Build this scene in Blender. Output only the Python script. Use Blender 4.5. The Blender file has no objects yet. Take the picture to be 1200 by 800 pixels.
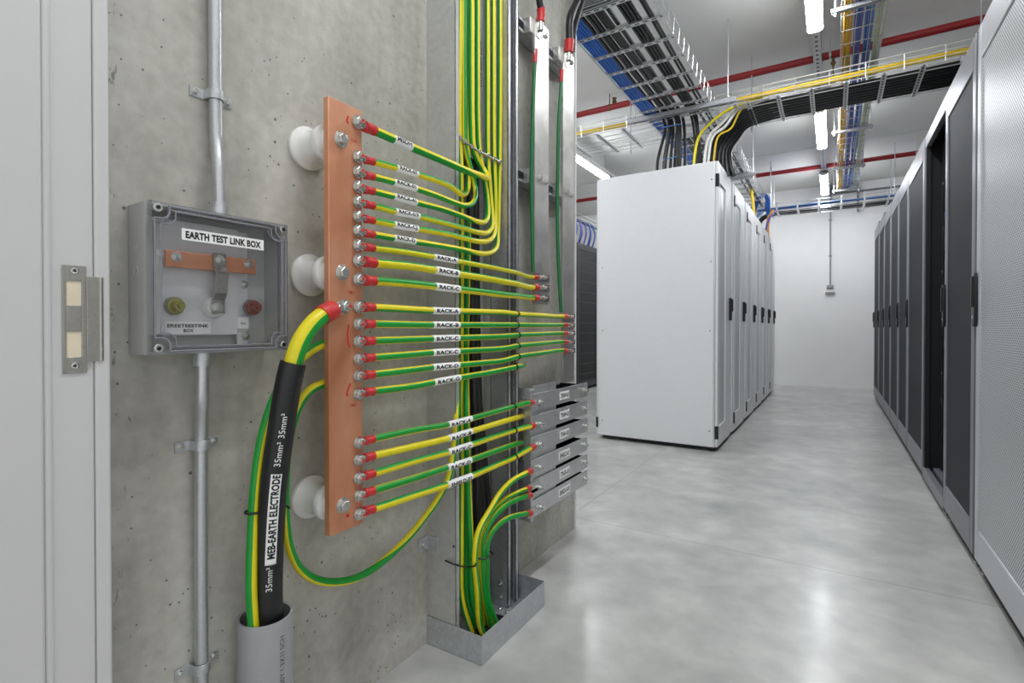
import bpy, bmesh, math, random
from mathutils import Vector as V, Matrix
random.seed(7)
SC = bpy.context.scene
COL = SC.collection
PI = math.pi

# ------------------------------------------------------------------ camera
FPX, HOR, YAW, PIT, CAMZ = 605.5, 384.0, math.radians(31.84), math.radians(0.5), 1.0
cam_d = bpy.data.cameras.new('camera'); cam = bpy.data.objects.new('camera', cam_d)
COL.objects.link(cam); SC.camera = cam
cam_d.sensor_width = 36.0; cam_d.lens = FPX * 36.0 / 1200.0
V0 = HOR + FPX * math.tan(PIT)
cam_d.shift_y = -(400.0 - V0) / 1200.0
cam_d.clip_start = 0.02; cam_d.clip_end = 60
cam.location = (0, 0, CAMZ)
cam.rotation_euler = (PI / 2 - PIT, 0, YAW)
CR = cam.rotation_euler.to_matrix()
CP = V((0, 0, CAMZ))

def P(u, v, X=None, Y=None, Z=None):
    """the point of the plane X=.., Y=.. or Z=.. that stands at photo position (u, v)"""
    d = CR @ V(((u - 600.0) / FPX, -(v - V0) / FPX, -1.0))
    if X is not None: t = (X - CP.x) / d.x
    elif Y is not None: t = (Y - CP.y) / d.y
    else: t = (Z - CP.z) / d.z
    return CP + d * t

# ------------------------------------------------------------------ materials
def lin(r, g, b):
    f = lambda c: c / 12.92 if c <= .04045 else ((c + .055) / 1.055) ** 2.4
    return (f(r / 255), f(g / 255), f(b / 255), 1)

class NT:
    def __init__(s, name):
        s.m = bpy.data.materials.new(name); s.m.use_nodes = True
        s.n = s.m.node_tree.nodes; s.l = s.m.node_tree.links; s.n.clear()
        s.out = s.n.new('ShaderNodeOutputMaterial')
    def add(s, t, **k):
        n = s.n.new(t)
        for a, b in k.items():
            if a.startswith('i_'):
                key = a[2:]; n.inputs[int(key) if key.isdigit() else key.replace('_', ' ')].default_value = b
            else: setattr(n, a, b)
        return n
    def link(s, a, b): s.l.new(a, b)
    def bsdf(s): 
        b = s.add('ShaderNodeBsdfPrincipled'); s.link(b.outputs[0], s.out.inputs[0]); return b
    def coord(s, scale=(1, 1, 1)):
        t = s.add('ShaderNodeTexCoord'); m = s.add('ShaderNodeMapping'); m.inputs['Scale'].default_value = scale
        s.link(t.outputs['Object'], m.inputs[0]); return m.outputs[0]
    def ramp(s, src, stops):
        r = s.add('ShaderNodeValToRGB'); e = r.color_ramp.elements
        while len(e) < len(stops): e.new(.5)
        for el, (p, c) in zip(e, stops): el.position = p; el.color = c
        s.link(src, r.inputs[0]); return r.outputs[0]
    def math(s, op, a, b=None, c=None):
        n = s.add('ShaderNodeMath', operation=op)
        for i, x in enumerate((a, b, c)):
            if x is None: continue
            if isinstance(x, (int, float)): n.inputs[i].default_value = x
            else: s.link(x, n.inputs[i])
        return n.outputs[0]
    def mix(s, f, a, b):
        n = s.add('ShaderNodeMix', data_type='RGBA')
        for i, x in ((0, f), (6, a), (7, b)):
            if isinstance(x, (int, float, tuple)): n.inputs[i].default_value = x
            else: s.link(x, n.inputs[i])
        return n.outputs[2]
    def bump(s, h, b, strength=.2, dist=.002):
        n = s.add('ShaderNodeBump'); n.inputs['Strength'].default_value = strength; n.inputs['Distance'].default_value = dist
        s.link(h, n.inputs['Height']); s.link(n.outputs[0], b.inputs['Normal'])

def simple(name, rgb, rough=.5, metal=0.0, var=.06, scale=30, bump=0, spec=.5, coat=0):
    t = NT(name); b = t.bsdf(); c = lin(*rgb)
    n = t.add('ShaderNodeTexNoise'); t.link(t.coord(), n.inputs['Vector']); n.inputs['Scale'].default_value = scale; n.inputs['Detail'].default_value = 4
    lo = tuple(x * (1 - var) for x in c[:3]) + (1,); hi = tuple(min(1, x * (1 + var)) for x in c[:3]) + (1,)
    t.link(t.ramp(n.outputs[0], [(.3, lo), (.7, hi)]), b.inputs['Base Color'])
    b.inputs['Roughness'].default_value = rough; b.inputs['Metallic'].default_value = metal
    b.inputs['Specular IOR Level'].default_value = spec; b.inputs['Coat Weight'].default_value = coat
    if bump: t.bump(n.outputs[0], b, bump, .001)
    return t.m

def galv(name, rgb, rough=.42, metal=.85, scale=60, var=.2):
    t = NT(name); b = t.bsdf(); c = lin(*rgb)
    vo = t.add('ShaderNodeTexVoronoi'); vo.inputs['Scale'].default_value = scale; t.link(t.coord(), vo.inputs['Vector'])
    no = t.add('ShaderNodeTexNoise'); no.inputs['Scale'].default_value = 9; no.inputs['Detail'].default_value = 5; t.link(t.coord(), no.inputs['Vector'])
    sep = t.add('ShaderNodeSeparateColor'); t.link(vo.outputs['Color'], sep.inputs[0])
    f = t.math('ADD', t.math('MULTIPLY', sep.outputs[0], .45), t.math('MULTIPLY', no.outputs[0], .55))
    lo = tuple(x * (1 - var) for x in c[:3]) + (1,); hi = tuple(min(1, x * (1 + var)) for x in c[:3]) + (1,)
    t.link(t.ramp(f, [(.25, lo), (.75, hi)]), b.inputs['Base Color'])
    b.inputs['Metallic'].default_value = metal
    t.link(t.math('ADD', t.math('MULTIPLY', f, .2), rough - .1), b.inputs['Roughness'])
    return t.m

def concrete_wall():
    t = NT('cast_concrete'); b = t.bsdf(); co = t.coord()
    n1 = t.add('ShaderNodeTexNoise'); n1.inputs['Scale'].default_value = 2.2; n1.inputs['Detail'].default_value = 8; n1.inputs['Roughness'].default_value = .62; t.link(co, n1.inputs['Vector'])
    n2 = t.add('ShaderNodeTexNoise'); n2.inputs['Scale'].default_value = 38; n2.inputs['Detail'].default_value = 6; t.link(co, n2.inputs['Vector'])
    n3 = t.add('ShaderNodeTexNoise'); n3.inputs['Scale'].default_value = 1.0; n3.inputs['Detail'].default_value = 5; t.link(t.coord((5, 9, .9)), n3.inputs['Vector'])
    f = t.math('ADD', t.math('MULTIPLY', n1.outputs[0], .5), t.math('ADD', t.math('MULTIPLY', n2.outputs[0], .22), t.math('MULTIPLY', n3.outputs[0], .28)))
    base = t.ramp(f, [(.33, lin(140, 138, 128)), (.5, lin(173, 171, 162)), (.66, lin(199, 198, 190))])
    vo = t.add('ShaderNodeTexVoronoi'); vo.inputs['Scale'].default_value = 21; vo.inputs['Randomness'].default_value = 1; t.link(co, vo.inputs['Vector'])
    sp = t.add('ShaderNodeSeparateColor'); t.link(vo.outputs['Color'], sp.inputs[0])
    rad = t.math('MULTIPLY', t.math('MAXIMUM', t.math('SUBTRACT', sp.outputs[0], .62), 0), .19)
    pit = t.math('LESS_THAN', vo.outputs['Distance'], rad)
    v2 = t.add('ShaderNodeTexVoronoi'); v2.inputs['Scale'].default_value = 62; t.link(co, v2.inputs['Vector'])
    s2 = t.add('ShaderNodeSeparateColor'); t.link(v2.outputs['Color'], s2.inputs[0])
    n4 = t.add('ShaderNodeTexNoise'); n4.inputs['Scale'].default_value = 4.5; t.link(co, n4.inputs['Vector'])
    p2 = t.math('LESS_THAN', v2.outputs['Distance'], t.math('MULTIPLY', t.math('MAXIMUM', t.math('SUBTRACT', t.math('ADD', s2.outputs[0], t.math('MULTIPLY', n4.outputs[0], .8)), 1.17), 0), .5))
    pit = t.math('MAXIMUM', pit, p2)
    col = t.mix(t.math('MULTIPLY', pit, .8), base, lin(70, 68, 62))
    sx = t.add('ShaderNodeSeparateXYZ'); t.link(co, sx.inputs[0])
    n5 = t.add('ShaderNodeTexNoise'); n5.inputs['Scale'].default_value = 1; n5.inputs['Detail'].default_value = 9; n5.inputs['Roughness'].default_value = .8; t.link(t.coord((1, 60, 14)), n5.inputs['Vector'])
    strip = t.math('LESS_THAN', t.math('ABSOLUTE', t.math('SUBTRACT', sx.outputs[1], .412)), .022)
    scuff = t.math('MULTIPLY', strip, t.math('GREATER_THAN', n5.outputs[0], .60))
    col = t.mix(t.math('MULTIPLY', scuff, .7), col, lin(92, 91, 88))
    # long scuffed rub marks
    wv = t.add('ShaderNodeTexNoise'); wv.inputs['Scale'].default_value = 1; wv.inputs['Detail'].default_value = 10; wv.inputs['Roughness'].default_value = .75; t.link(t.coord((1, 26, 5)), wv.inputs['Vector'])
    sc = t.ramp(wv.outputs[0], [(.69, (0, 0, 0, 1)), (.73, (1, 1, 1, 1))])
    col = t.mix(t.math('MULTIPLY', sc, .35), col, lin(96, 95, 90))
    t.link(col, b.inputs['Base Color']); b.inputs['Roughness'].default_value = .78
    h = t.math('SUBTRACT', t.math('MULTIPLY', f, .4), pit)
    t.bump(h, b, .35, .0015)
    return t.m

def polished_floor():
    t = NT('polished_concrete'); b = t.bsdf(); co = t.coord()
    n1 = t.add('ShaderNodeTexNoise'); n1.inputs['Scale'].default_value = 1.5; n1.inputs['Detail'].default_value = 9; n1.inputs['Roughness'].default_value = .6; n1.inputs['Distortion'].default_value = .15; t.link(co, n1.inputs['Vector'])
    n2 = t.add('ShaderNodeTexNoise'); n2.inputs['Scale'].default_value = 7; n2.inputs['Detail'].default_value = 6; n2.inputs['Distortion'].default_value = .1; t.link(co, n2.inputs['Vector'])
    f = t.math('ADD', t.math('MULTIPLY', n1.outputs[0], .62), t.math('MULTIPLY', n2.outputs[0], .38))
    base = t.ramp(f, [(.34, lin(154, 155, 153)), (.5, lin(180, 180, 177)), (.64, lin(203, 203, 199))])
    s = t.add('ShaderNodeSeparateXYZ'); t.link(co, s.inputs[0])
    jx = t.math('LESS_THAN', t.math('ABSOLUTE', t.math('ADD', s.outputs[0], 1.18)), .0022)
    jx = t.math('MULTIPLY', jx, t.math('GREATER_THAN', s.outputs[1], 2.6))
    jy = t.math('LESS_THAN', t.math('ABSOLUTE', t.math('ADD', t.math('SUBTRACT', s.outputs[1], 2.49), t.math('MULTIPLY', t.math('SUBTRACT', n2.outputs[0], .5), .006))), .0022)
    j = t.math('MAXIMUM', jx, jy)
    t.link(t.mix(t.math('MULTIPLY', j, .55), base, lin(95, 94, 90)), b.inputs['Base Color'])
    t.link(t.math('ADD', t.math('MULTIPLY', n2.outputs[0], .08), .29), b.inputs['Roughness']); b.inputs['Coat Weight'].default_value = .3; b.inputs['Coat Roughness'].default_value = .17
    b.inputs['Specular IOR Level'].default_value = .55
    t.bump(t.math('SUBTRACT', 1, j), b, .12, .002)
    return t.m

def perforated(name, rgb, hole, pitch, rough=.4, metal=.3, thr=.62, spec=.5):
    """sheet metal punched with a diagonal grid of round holes"""
    t = NT(name); b = t.bsdf(); s = t.add('ShaderNodeSeparateXYZ'); t.link(t.coord(), s.inputs[0])
    k = 2 * PI / pitch
    cy = t.math('COSINE', t.math('MULTIPLY', s.outputs[1], k)); cz = t.math('COSINE', t.math('MULTIPLY', s.outputs[2], k))
    a = t.math('MULTIPLY', t.math('ADD', cy, cz), .5)
    h = t.math('GREATER_THAN', t.math('ABSOLUTE', a), thr)
    t.link(t.mix(h, lin(*rgb), lin(*hole)), b.inputs['Base Color'])
    t.link(t.math('MULTIPLY', t.math('SUBTRACT', 1, h), metal), b.inputs['Metallic'])
    b.inputs['Roughness'].default_value = rough; b.inputs['Specular IOR Level'].default_value = spec
    t.bump(t.math('SUBTRACT', 1, h), b, .4, .001)
    return t.m

def slotted(name, rgb, axis, pitch, duty, hole=(40, 40, 42)):
    t = NT(name); b = t.bsdf(); s = t.add('ShaderNodeSeparateXYZ'); t.link(t.coord(), s.inputs[0])
    f = t.math('FRACT', t.math('DIVIDE', s.outputs[axis], pitch))
    h = t.math('LESS_THAN', f, duty)
    o = 1 if axis == 0 else 0
    h = t.math('MULTIPLY', h, t.math('LESS_THAN', t.math('ABSOLUTE', s.outputs[o]), .0055))
    t.link(t.mix(h, lin(*rgb), lin(*hole)), b.inputs['Base Color'])
    b.inputs['Metallic'].default_value = .6; b.inputs['Roughness'].default_value = .45
    return t.m

def glassy(name, tint, refl=.5):
    t = NT(name)
    tr = t.add('ShaderNodeBsdfTransparent'); tr.inputs[0].default_value = tint
    gl = t.add('ShaderNodeBsdfGlossy'); gl.inputs['Roughness'].default_value = .06
    fr = t.add('ShaderNodeFresnel'); fr.inputs[0].default_value = 1.45
    mx = t.add('ShaderNodeMixShader'); t.link(t.math('MULTIPLY', fr.outputs[0], refl), mx.inputs[0])
    t.link(tr.outputs[0], mx.inputs[1]); t.link(gl.outputs[0], mx.inputs[2]); t.link(mx.outputs[0], t.out.inputs[0])
    return t.m

def emis(name, rgb, strength):
    t = NT(name); e = t.add('ShaderNodeEmission'); e.inputs[0].default_value = lin(*rgb); e.inputs[1].default_value = strength
    t.link(e.outputs[0], t.out.inputs[0]); return t.m

LAMP = 58.0
MT = dict(
    wall=concrete_wall(), floor=polished_floor(),
    white=simple('white_wall_paint', (242, 242, 241), .7, var=.015, scale=3),
    ceil=simple('ceiling_paint', (216, 216, 213), .8, var=.03, scale=1.5),
    frame=simple('grey_door_paint', (202, 202, 201), .42, var=.012, scale=6),
    cream=simple('bare_timber', (226, 214, 190), .7),
    steel=galv('brushed_steel', (170, 168, 162), .36, .9, 200, .06),
    galv=galv('galvanised_steel', (196, 199, 202), .42, .75, 90, .09),
    galvd=galv('dull_galvanised_steel', (186, 187, 183), .55, .4, 60, .07),
    galvw=simple('bright_zinc_wire', (205, 207, 208), .35, .75),
    conduit=galv('conduit_steel', (194, 197, 199), .36, .8, 220, .05),
    zinc=simple('zinc_bolt', (206, 207, 203), .26, .9, .05),
    alu=galv('mill_aluminium', (206, 204, 200), .42, .9, 18, .1),
    aluplate=galv('aluminium_plate', (206, 207, 208), .36, .7, 30, .07),
    porcelain=simple('white_porcelain', (226, 226, 222), .16, var=.02, coat=.4),
    box=simple('grey_plastic', (192, 193, 191), .45, var=.02),
    boxin=simple('light_grey_plastic', (214, 215, 216), .5, var=.02),
    cover=glassy('clear_cover', (.965, .967, .975, 1), .6),
    coverrib=simple('smoky_plastic', (132, 132, 140), .2, var=.05),
    label=simple('white_label', (240, 240, 238), .5, var=.01),
    ink=simple('black_ink', (18, 18, 18), .6), inkw=simple('white_ink', (228, 228, 226), .6), inkg=simple('grey_ink', (70, 70, 72), .6),
    red=simple('red_shrink_sleeve', (196, 46, 48), .42, var=.08, bump=.1, scale=80),
    redp=simple('red_paint', (205, 40, 30), .6), pipe=simple('red_pipe_paint', (150, 36, 40), .4),
    green=simple('green_insulation', (24, 150, 52), .34, var=.05, spec=.45), yellow=simple('yellow_insulation', (226, 212, 30), .34, var=.05, spec=.45),
    dgreen=simple('plain_green_insulation', (22, 108, 56), .4),
    black=simple('black_sheath', (24, 25, 27), .42, var=.15), blackp=simple('black_plastic', (22, 23, 25), .38),
    blue=simple('blue_sheath', (34, 98, 182), .45), bluel=simple('pale_blue_sheath', (84, 138, 200), .45), yel2=simple('yellow_patch_sheath', (222, 190, 30), .45),
    orange=simple('orange_sheath', (222, 160, 52), .45), violet=simple('violet_sheath', (92, 84, 168), .45), pale=simple('pale_green_sheath', (196, 204, 176), .45), whitec=simple('white_sheath', (222, 222, 220), .45),
    pvc=simple('grey_pipe_plastic', (150, 151, 153), .5, var=.03), pvcin=simple('dark_pipe_bore', (40, 40, 42), .7),
    rackw=simple('white_powder_coat', (224, 225, 226), .42, var=.01), rackg=simple('pale_grey_inset', (196, 198, 201), .38, metal=.1, var=.02),
    rackb=simple('black_powder_coat', (26, 27, 31), .4, var=.05), rackf=simple('graphite_powder_coat', (124, 125, 131), .38, metal=.25, var=.04),
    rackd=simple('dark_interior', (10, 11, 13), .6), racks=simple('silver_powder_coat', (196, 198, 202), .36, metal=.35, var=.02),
    perfd=perforated('dark_perforated_sheet', (58, 59, 64), (6, 6, 7), .014, rough=.62, metal=.1, spec=.15),
    perfs=perforated('silver_perforated_sheet', (212, 214, 217), (34, 35, 38), .0165, thr=.55),
    olive=simple('olive_terminal', (150, 146, 78), .4), brown=simple('brown_terminal', (140, 84, 74), .4),
    lamp=emis('lit_diffuser', (248, 251, 255), LAMP), lampb=simple('white_lamp_body', (232, 232, 230), .4),
    slotx=slotted('slotted_rung_steel', (205, 207, 208), 0, .05, .6), sloty=slotted('slotted_arm_steel', (222, 223, 224), 1, .05, .55), railp=slotted('slotted_rail_steel', (214, 215, 216), 1, .09, .6, (120, 120, 122)),
    brass=simple('aged_brass', (110, 92, 60), .4, .7),
)
def copper():
    t = NT('copper'); b = t.bsdf()
    n = t.add('ShaderNodeTexNoise'); n.inputs['Scale'].default_value = 7; n.inputs['Detail'].default_value = 7; n.inputs['Distortion'].default_value = .8; t.link(t.coord((1, 1, .5)), n.inputs['Vector'])
    t.link(t.ramp(n.outputs[0], [(.3, lin(200, 130, 94)), (.5, lin(218, 152, 116)), (.7, lin(232, 176, 144))]), b.inputs['Base Color'])
    b.inputs['Metallic'].default_value = .55; t.link(t.math('ADD', t.math('MULTIPLY', n.outputs[0], .2), .34), b.inputs['Roughness'])
    return t.m
MT['copper'] = copper()

# ------------------------------------------------------------------ mesh building
class MB:
    def __init__(s): s.v = []; s.f = []; s.m = []
    def add(s, vs, fs, mi=0):
        o = len(s.v); s.v += [V(x) for x in vs]; s.f += [[i + o for i in f] for f in fs]
        s.m += list(mi) if isinstance(mi, (list, tuple)) else [mi] * len(fs); return s
    def box(s, x0, x1, y0, y1, z0, z1, mi=0):
        x0, x1 = sorted((x0, x1)); y0, y1 = sorted((y0, y1)); z0, z1 = sorted((z0, z1))
        return s.add([(x, y, z) for z in (z0, z1) for y in (y0, y1) for x in (x0, x1)],
            [(0, 2, 3, 1), (4, 5, 7, 6), (0, 1, 5, 4), (2, 6, 7, 3), (0, 4, 6, 2), (1, 3, 7, 5)], mi)
    def cyl(s, p0, p1, r0, r1=None, n=16, mi=0):
        p0 = V(p0); p1 = V(p1); r1 = r0 if r1 is None else r1
        t = (p1 - p0).normalized(); a = t.orthogonal().normalized(); b = t.cross(a)
        vs = [p + r * (math.cos(2 * PI * i / n) * a + math.sin(2 * PI * i / n) * b) for p, r in ((p0, r0), (p1, r1)) for i in range(n)]
        fs = [(i, (i + 1) % n, n + (i + 1) % n, n + i) for i in range(n)] + [tuple(range(n - 1, -1, -1)), tuple(range(n, 2 * n))]
        return s.add(vs, fs, mi)
    def lathe(s, o, ax, prof, n=32, mi=0):
        o = V(o); t = V(ax).normalized(); a = t.orthogonal().normalized(); b = t.cross(a)
        vs = [o + t * h + r * (math.cos(2 * PI * i / n) * a + math.sin(2 * PI * i / n) * b) for h, r in prof for i in range(n)]
        k = len(prof)
        fs = [(j * n + i, j * n + (i + 1) % n, (j + 1) * n + (i + 1) % n, (j + 1) * n + i) for j in range(k - 1) for i in range(n)]
        fs += [tuple(range(n - 1, -1, -1)), tuple(range((k - 1) * n, k * n))]
        return s.add(vs, fs, mi)
    def prism(s, poly, fn, d0, d1, mi=0):
        n = len(poly); vs = [fn(a, b, d) for d in (d0, d1) for a, b in poly]
        fs = [(i, (i + 1) % n, n + (i + 1) % n, n + i) for i in range(n)] + [tuple(range(n - 1, -1, -1)), tuple(range(n, 2 * n))]
        return s.add(vs, fs, mi)
    def bar(s, p0, p1, w=.003, n=6, mi=0): return s.cyl(p0, p1, w, None, n, mi)
    def wire(s, pts, r=.003, n=6, mi=0):
        for a, b in zip(pts, pts[1:]): s.cyl(a, b, r, None, n, mi)
        return s

ORG = {}
def obj(name, mb, mats, parent=None, bevel=0, seg=2, sharp=32, at=None):
    vs = mb.v
    if parent is not None: o0 = ORG[parent.name]
    elif at is not None: o0 = V(at)
    else:
        lo = [min(p[i] for p in vs) for i in range(3)]; hi = [max(p[i] for p in vs) for i in range(3)]
        o0 = V(((lo[0] + hi[0]) / 2, (lo[1] + hi[1]) / 2, lo[2]))
    me = bpy.data.meshes.new(name)
    me.from_pydata([tuple(p - o0) for p in vs], [], mb.f)
    mats = mats if isinstance(mats, (list, tuple)) else [mats]
    for m in mats: me.materials.append(MT[m] if isinstance(m, str) else m)
    me.polygons.foreach_set('material_index', mb.m)
    me.polygons.foreach_set('use_smooth', [True] * len(me.polygons))
    me.validate(); me.update()
    me.set_sharp_from_angle(angle=math.radians(sharp))
    o = bpy.data.objects.new(name, me); COL.objects.link(o)
    if parent is not None: o.parent = parent
    else: o.location = o0
    ORG[o.name] = o0
    if bevel:
        b = o.modifiers.new('bevel', 'BEVEL'); b.width = bevel; b.segments = seg; b.limit_method = 'ANGLE'; b.angle_limit = math.radians(40)
        b.harden_normals = False
    return o

def tag(o, label, cat, group=None):
    o['label'] = label; o['category'] = cat
    if group: o['group'] = group
    return o
def thing(name, label, cat, loc=(0, 0, 0), group=None):
    o = bpy.data.objects.new(name, None); COL.objects.link(o); o.location = loc; o.empty_display_size = .05
    ORG[o.name] = V(loc); return tag(o, label, cat, group)
def struct(name, mb, mats, parent=None, **k):
    o = obj(name, mb, mats, parent, **k)
    if parent is None: o['kind'] = 'structure'
    return o

# ------------------------------------------------------------------ paths and tubes
class Path:
    def __init__(s, pts, ref=(0, 0, 1), ds=.006, smooth=True):
        pts = [V(p) for p in pts]; out = []
        if smooth and len(pts) > 2:
            ext = [pts[0] * 2 - pts[1]] + pts + [pts[-1] * 2 - pts[-2]]
            for i in range(1, len(ext) - 2):
                a, b, c, d = ext[i - 1:i + 3]
                # centripetal Catmull-Rom
                t0 = 0; t1 = max(1e-6, (b - a).length ** .5); t2 = t1 + max(1e-6, (c - b).length ** .5); t3 = t2 + max(1e-6, (d - c).length ** .5)
                for k in range(24):
                    t = t1 + (t2 - t1) * k / 24
                    A1 = a * ((t1 - t) / t1) + b * (t / t1); A2 = b * ((t2 - t) / (t2 - t1)) + c * ((t - t1) / (t2 - t1)); A3 = c * ((t3 - t) / (t3 - t2)) + d * ((t - t2) / (t3 - t2))
                    B1 = A1 * ((t2 - t) / t2) + A2 * (t / t2); B2 = A2 * ((t3 - t) / (t3 - t1)) + A3 * ((t - t1) / (t3 - t1))
                    out.append(B1 * ((t2 - t) / (t2 - t1)) + B2 * ((t - t1) / (t2 - t1)))
            out.append(pts[-1])
        else: out = pts
        cum = [0]
        for a, b in zip(out, out[1:]): cum.append(cum[-1] + (b - a).length)
        s.L = cum[-1]; n = max(2, int(s.L / ds) + 1); s.p = []; j = 0
        for i in range(n):
            x = s.L * i / (n - 1)
            while j < len(cum) - 2 and cum[j + 1] < x: j += 1
            f = (x - cum[j]) / max(1e-9, cum[j + 1] - cum[j]); s.p.append(out[j].lerp(out[j + 1], min(1, f)))
        s.n = []; s.t = []; r = V(ref)
        for i in range(n):
            t = (s.p[min(n - 1, i + 1)] - s.p[max(0, i - 1)]).normalized()
            r = (r - t * r.dot(t)).normalized(); s.t.append(t); s.n.append(r.copy())
        s.N = n
    def at(s, x):
        f = max(0, min(1, x / s.L)) * (s.N - 1); i = min(s.N - 2, int(f)); f -= i
        t = s.t[i].lerp(s.t[i + 1], f).normalized(); n = s.n[i].lerp(s.n[i + 1], f); n = (n - t * n.dot(t)).normalized()
        return s.p[i].lerp(s.p[i + 1], f), t, n, t.cross(n)
    def twist(s, s0, s1, deg):
        for i in range(s.N):
            x = s.L * i / (s.N - 1); f = max(0, min(1, (x - s0) / max(1e-6, s1 - s0))); f = f * f * (3 - 2 * f)
            s.n[i] = Matrix.Rotation(math.radians(deg * f), 3, s.t[i]) @ s.n[i]
    def angle_to(s, x, d):
        p, t, n, b = s.at(x); d = V(d); return math.degrees(math.atan2(d.dot(b), d.dot(n)))
    def near(s, q):
        q = V(q); i = min(range(s.N), key=lambda k: (s.p[k] - q).length); return s.L * i / (s.N - 1)
    def frames(s, a, b, step):
        k = max(2, int(abs(b - a) / step) + 1); return [s.at(a + (b - a) * i / (k - 1)) for i in range(k)]

def tube(mb, fr, r, angs=None, mis=None, n=14, mi=0):
    if angs is None: angs = [2 * PI * i / n for i in range(n)]; mis = [mi] * n
    k = len(angs); vs = []
    for j, (p, t, nn, b) in enumerate(fr):
        rr = r(j / (len(fr) - 1)) if callable(r) else r
        vs += [p + rr * (math.cos(a) * nn + math.sin(a) * b) for a in angs]
    fs = []; ms = []
    for j in range(len(fr) - 1):
        for i in range(k):
            fs.append((j * k + i, j * k + (i + 1) % k, (j + 1) * k + (i + 1) % k, (j + 1) * k + i)); ms.append(mis[i])
    fs += [tuple(range(k - 1, -1, -1)), tuple(range((len(fr) - 1) * k, len(fr) * k))]; ms += [mis[0], mis[0]]
    return mb.add(vs, fs, ms)
def stripes(g0, g1, n=24):
    a = n // 2; g0 = math.radians(g0); g1 = math.radians(g1)
    A = [g0 + (g1 - g0) * i / a for i in range(a)] + [g1 + (g0 + 2 * PI - g1) * i / (n - a) for i in range(n - a)]
    return A, [0] * a + [1] * (n - a)

# ------------------------------------------------------------------ lettering
_tc = {}
def text2d(s, bold=0.0):
    """outline triangles of a string, height of capitals = 1, centred"""
    if (s, bold) in _tc: return _tc[(s, bold)]
    cu = bpy.data.curves.new('lettering', 'FONT'); cu.body = s; cu.size = 1; cu.fill_mode = 'FRONT'; cu.resolution_u = 3; cu.offset = bold; cu.space_character = 1.04
    o = bpy.data.objects.new('lettering', cu); COL.objects.link(o); bpy.context.view_layer.update()
    dg = bpy.context.evaluated_depsgraph_get(); me = o.evaluated_get(dg).to_mesh()
    vs = [(v.co.x, v.co.y) for v in me.vertices]; fs = [tuple(p.vertices) for p in me.polygons]
    o.evaluated_get(dg).to_mesh_clear(); bpy.data.objects.remove(o); bpy.data.curves.remove(cu)
    bm = bmesh.new(); bv = [bm.verts.new((x, y, 0)) for x, y in vs]
    for f in fs:
        try: bm.faces.new([bv[i] for i in f])
        except ValueError: pass
    for i in range(1, 8):
        bmesh.ops.bisect_plane(bm, geom=bm.verts[:] + bm.edges[:] + bm.faces[:], plane_co=(0, -.02 + .095 * i, 0), plane_no=(0, 1, 0))
    bm.verts.index_update(); vs = [(v.co.x, v.co.y) for v in bm.verts]; fs = [tuple(v.index for v in f.verts) for f in bm.faces]; bm.free()
    x0 = min(v[0] for v in vs); x1 = max(v[0] for v in vs); h = .72
    vs = [((x - (x0 + x1) / 2) / h, y / h - .5) for x, y in vs]
    _tc[(s, bold)] = (vs, fs, (x1 - x0) / h); return _tc[(s, bold)]
def text_plane(mb, s, c, ex, ey, h, width=None, bold=.012, mi=0, shear=0):
    vs, fs, w = text2d(s, bold); k = (width / w) if width else h; c = V(c); ex = V(ex); ey = V(ey)
    return mb.add([c + ex * (x * k + shear * y * h) + ey * (y * h) for x, y in vs], fs, mi)
def text_wrap(mb, s, path, sm, th0, r, h, width=None, bold=.012, mi=0):
    vs, fs, w = text2d(s, bold); k = (width / w) if width else h; out = []
    for x, y in vs:
        p, t, n, b = path.at(sm + x * k); q = r(sm + x * k) if callable(r) else r; a = math.radians(th0) - y * h / q
        out.append(p + q * (math.cos(a) * n + math.sin(a) * b))
    return mb.add(out, fs, mi)

def hexbolt(mb, c, ax, rw=.0125, rh=.0095, hh=.007, rs=.0055, ls=.007, wash=.0018, red=None, mi=0):
    """washer, hexagon and stud end standing on a surface at c along ax"""
    c = V(c); ax = V(ax).normalized()
    mb.cyl(c, c + ax * wash, rw, None, 20, mi); mb.cyl(c + ax * wash, c + ax * (wash + .0014), rw * .82, None, 18, mi)
    h0 = wash + .0014
    mb.cyl(c + ax * h0, c + ax * (h0 + hh * .85), rh, None, 6, mi); mb.cyl(c + ax * (h0 + hh * .85), c + ax * (h0 + hh), rh, rh * .86, 6, mi)
    if ls: mb.cyl(c + ax * (h0 + hh), c + ax * (h0 + hh + ls), rs, rs * .9, 12, mi)
    if red is not None:
        e = h0 + hh + ls; mb.cyl(c + ax * e, c + ax * (e + .0006), rs * .62, None, 8, red)
    return mb
EX, EY, EZ = V((1, 0, 0)), V((0, 1, 0)), V((0, 0, 1))

# ================================================================== THE SETTING
WX, WE, CEIL, BACK = -1.09, 2.345, 3.39, 10.2
struct('floor', MB().box(-6.2, 2.3, -1.5, BACK + .2, -.12, 0), 'floor', at=(0, 0, 0))
struct('ceiling', MB().box(-6.2, 2.3, -.1, BACK + .2, CEIL, CEIL + .1), 'ceil')
struct('wall_left', MB().box(WX - .2, WX, .372, WE, 0, CEIL), 'wall', at=(WX, 0, 0))
struct('wall_back', MB().box(-6.2, 2.3, BACK, BACK + .15, 0, CEIL), 'white')
struct('wall_right', MB().box(1.95, 2.1, -.1, BACK, 0, CEIL), 'white')
struct('wall_far_left', MB().box(-6.2, -6.05, 2.2, BACK, 0, CEIL), 'white')
struct('wall_front', MB().box(-6.2, WX - .2, 2.2, WE, 0, CEIL), 'white')
struct('trim_1', MB().box(WX - .205, WX + .004, WE, WE + .012, 0, CEIL), 'rackw', bevel=.002)
struct('trim_2', MB().box(-6.0, 1.95, 7.94, 8.0, CEIL - .012, CEIL), 'ceil', bevel=.003)

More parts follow.
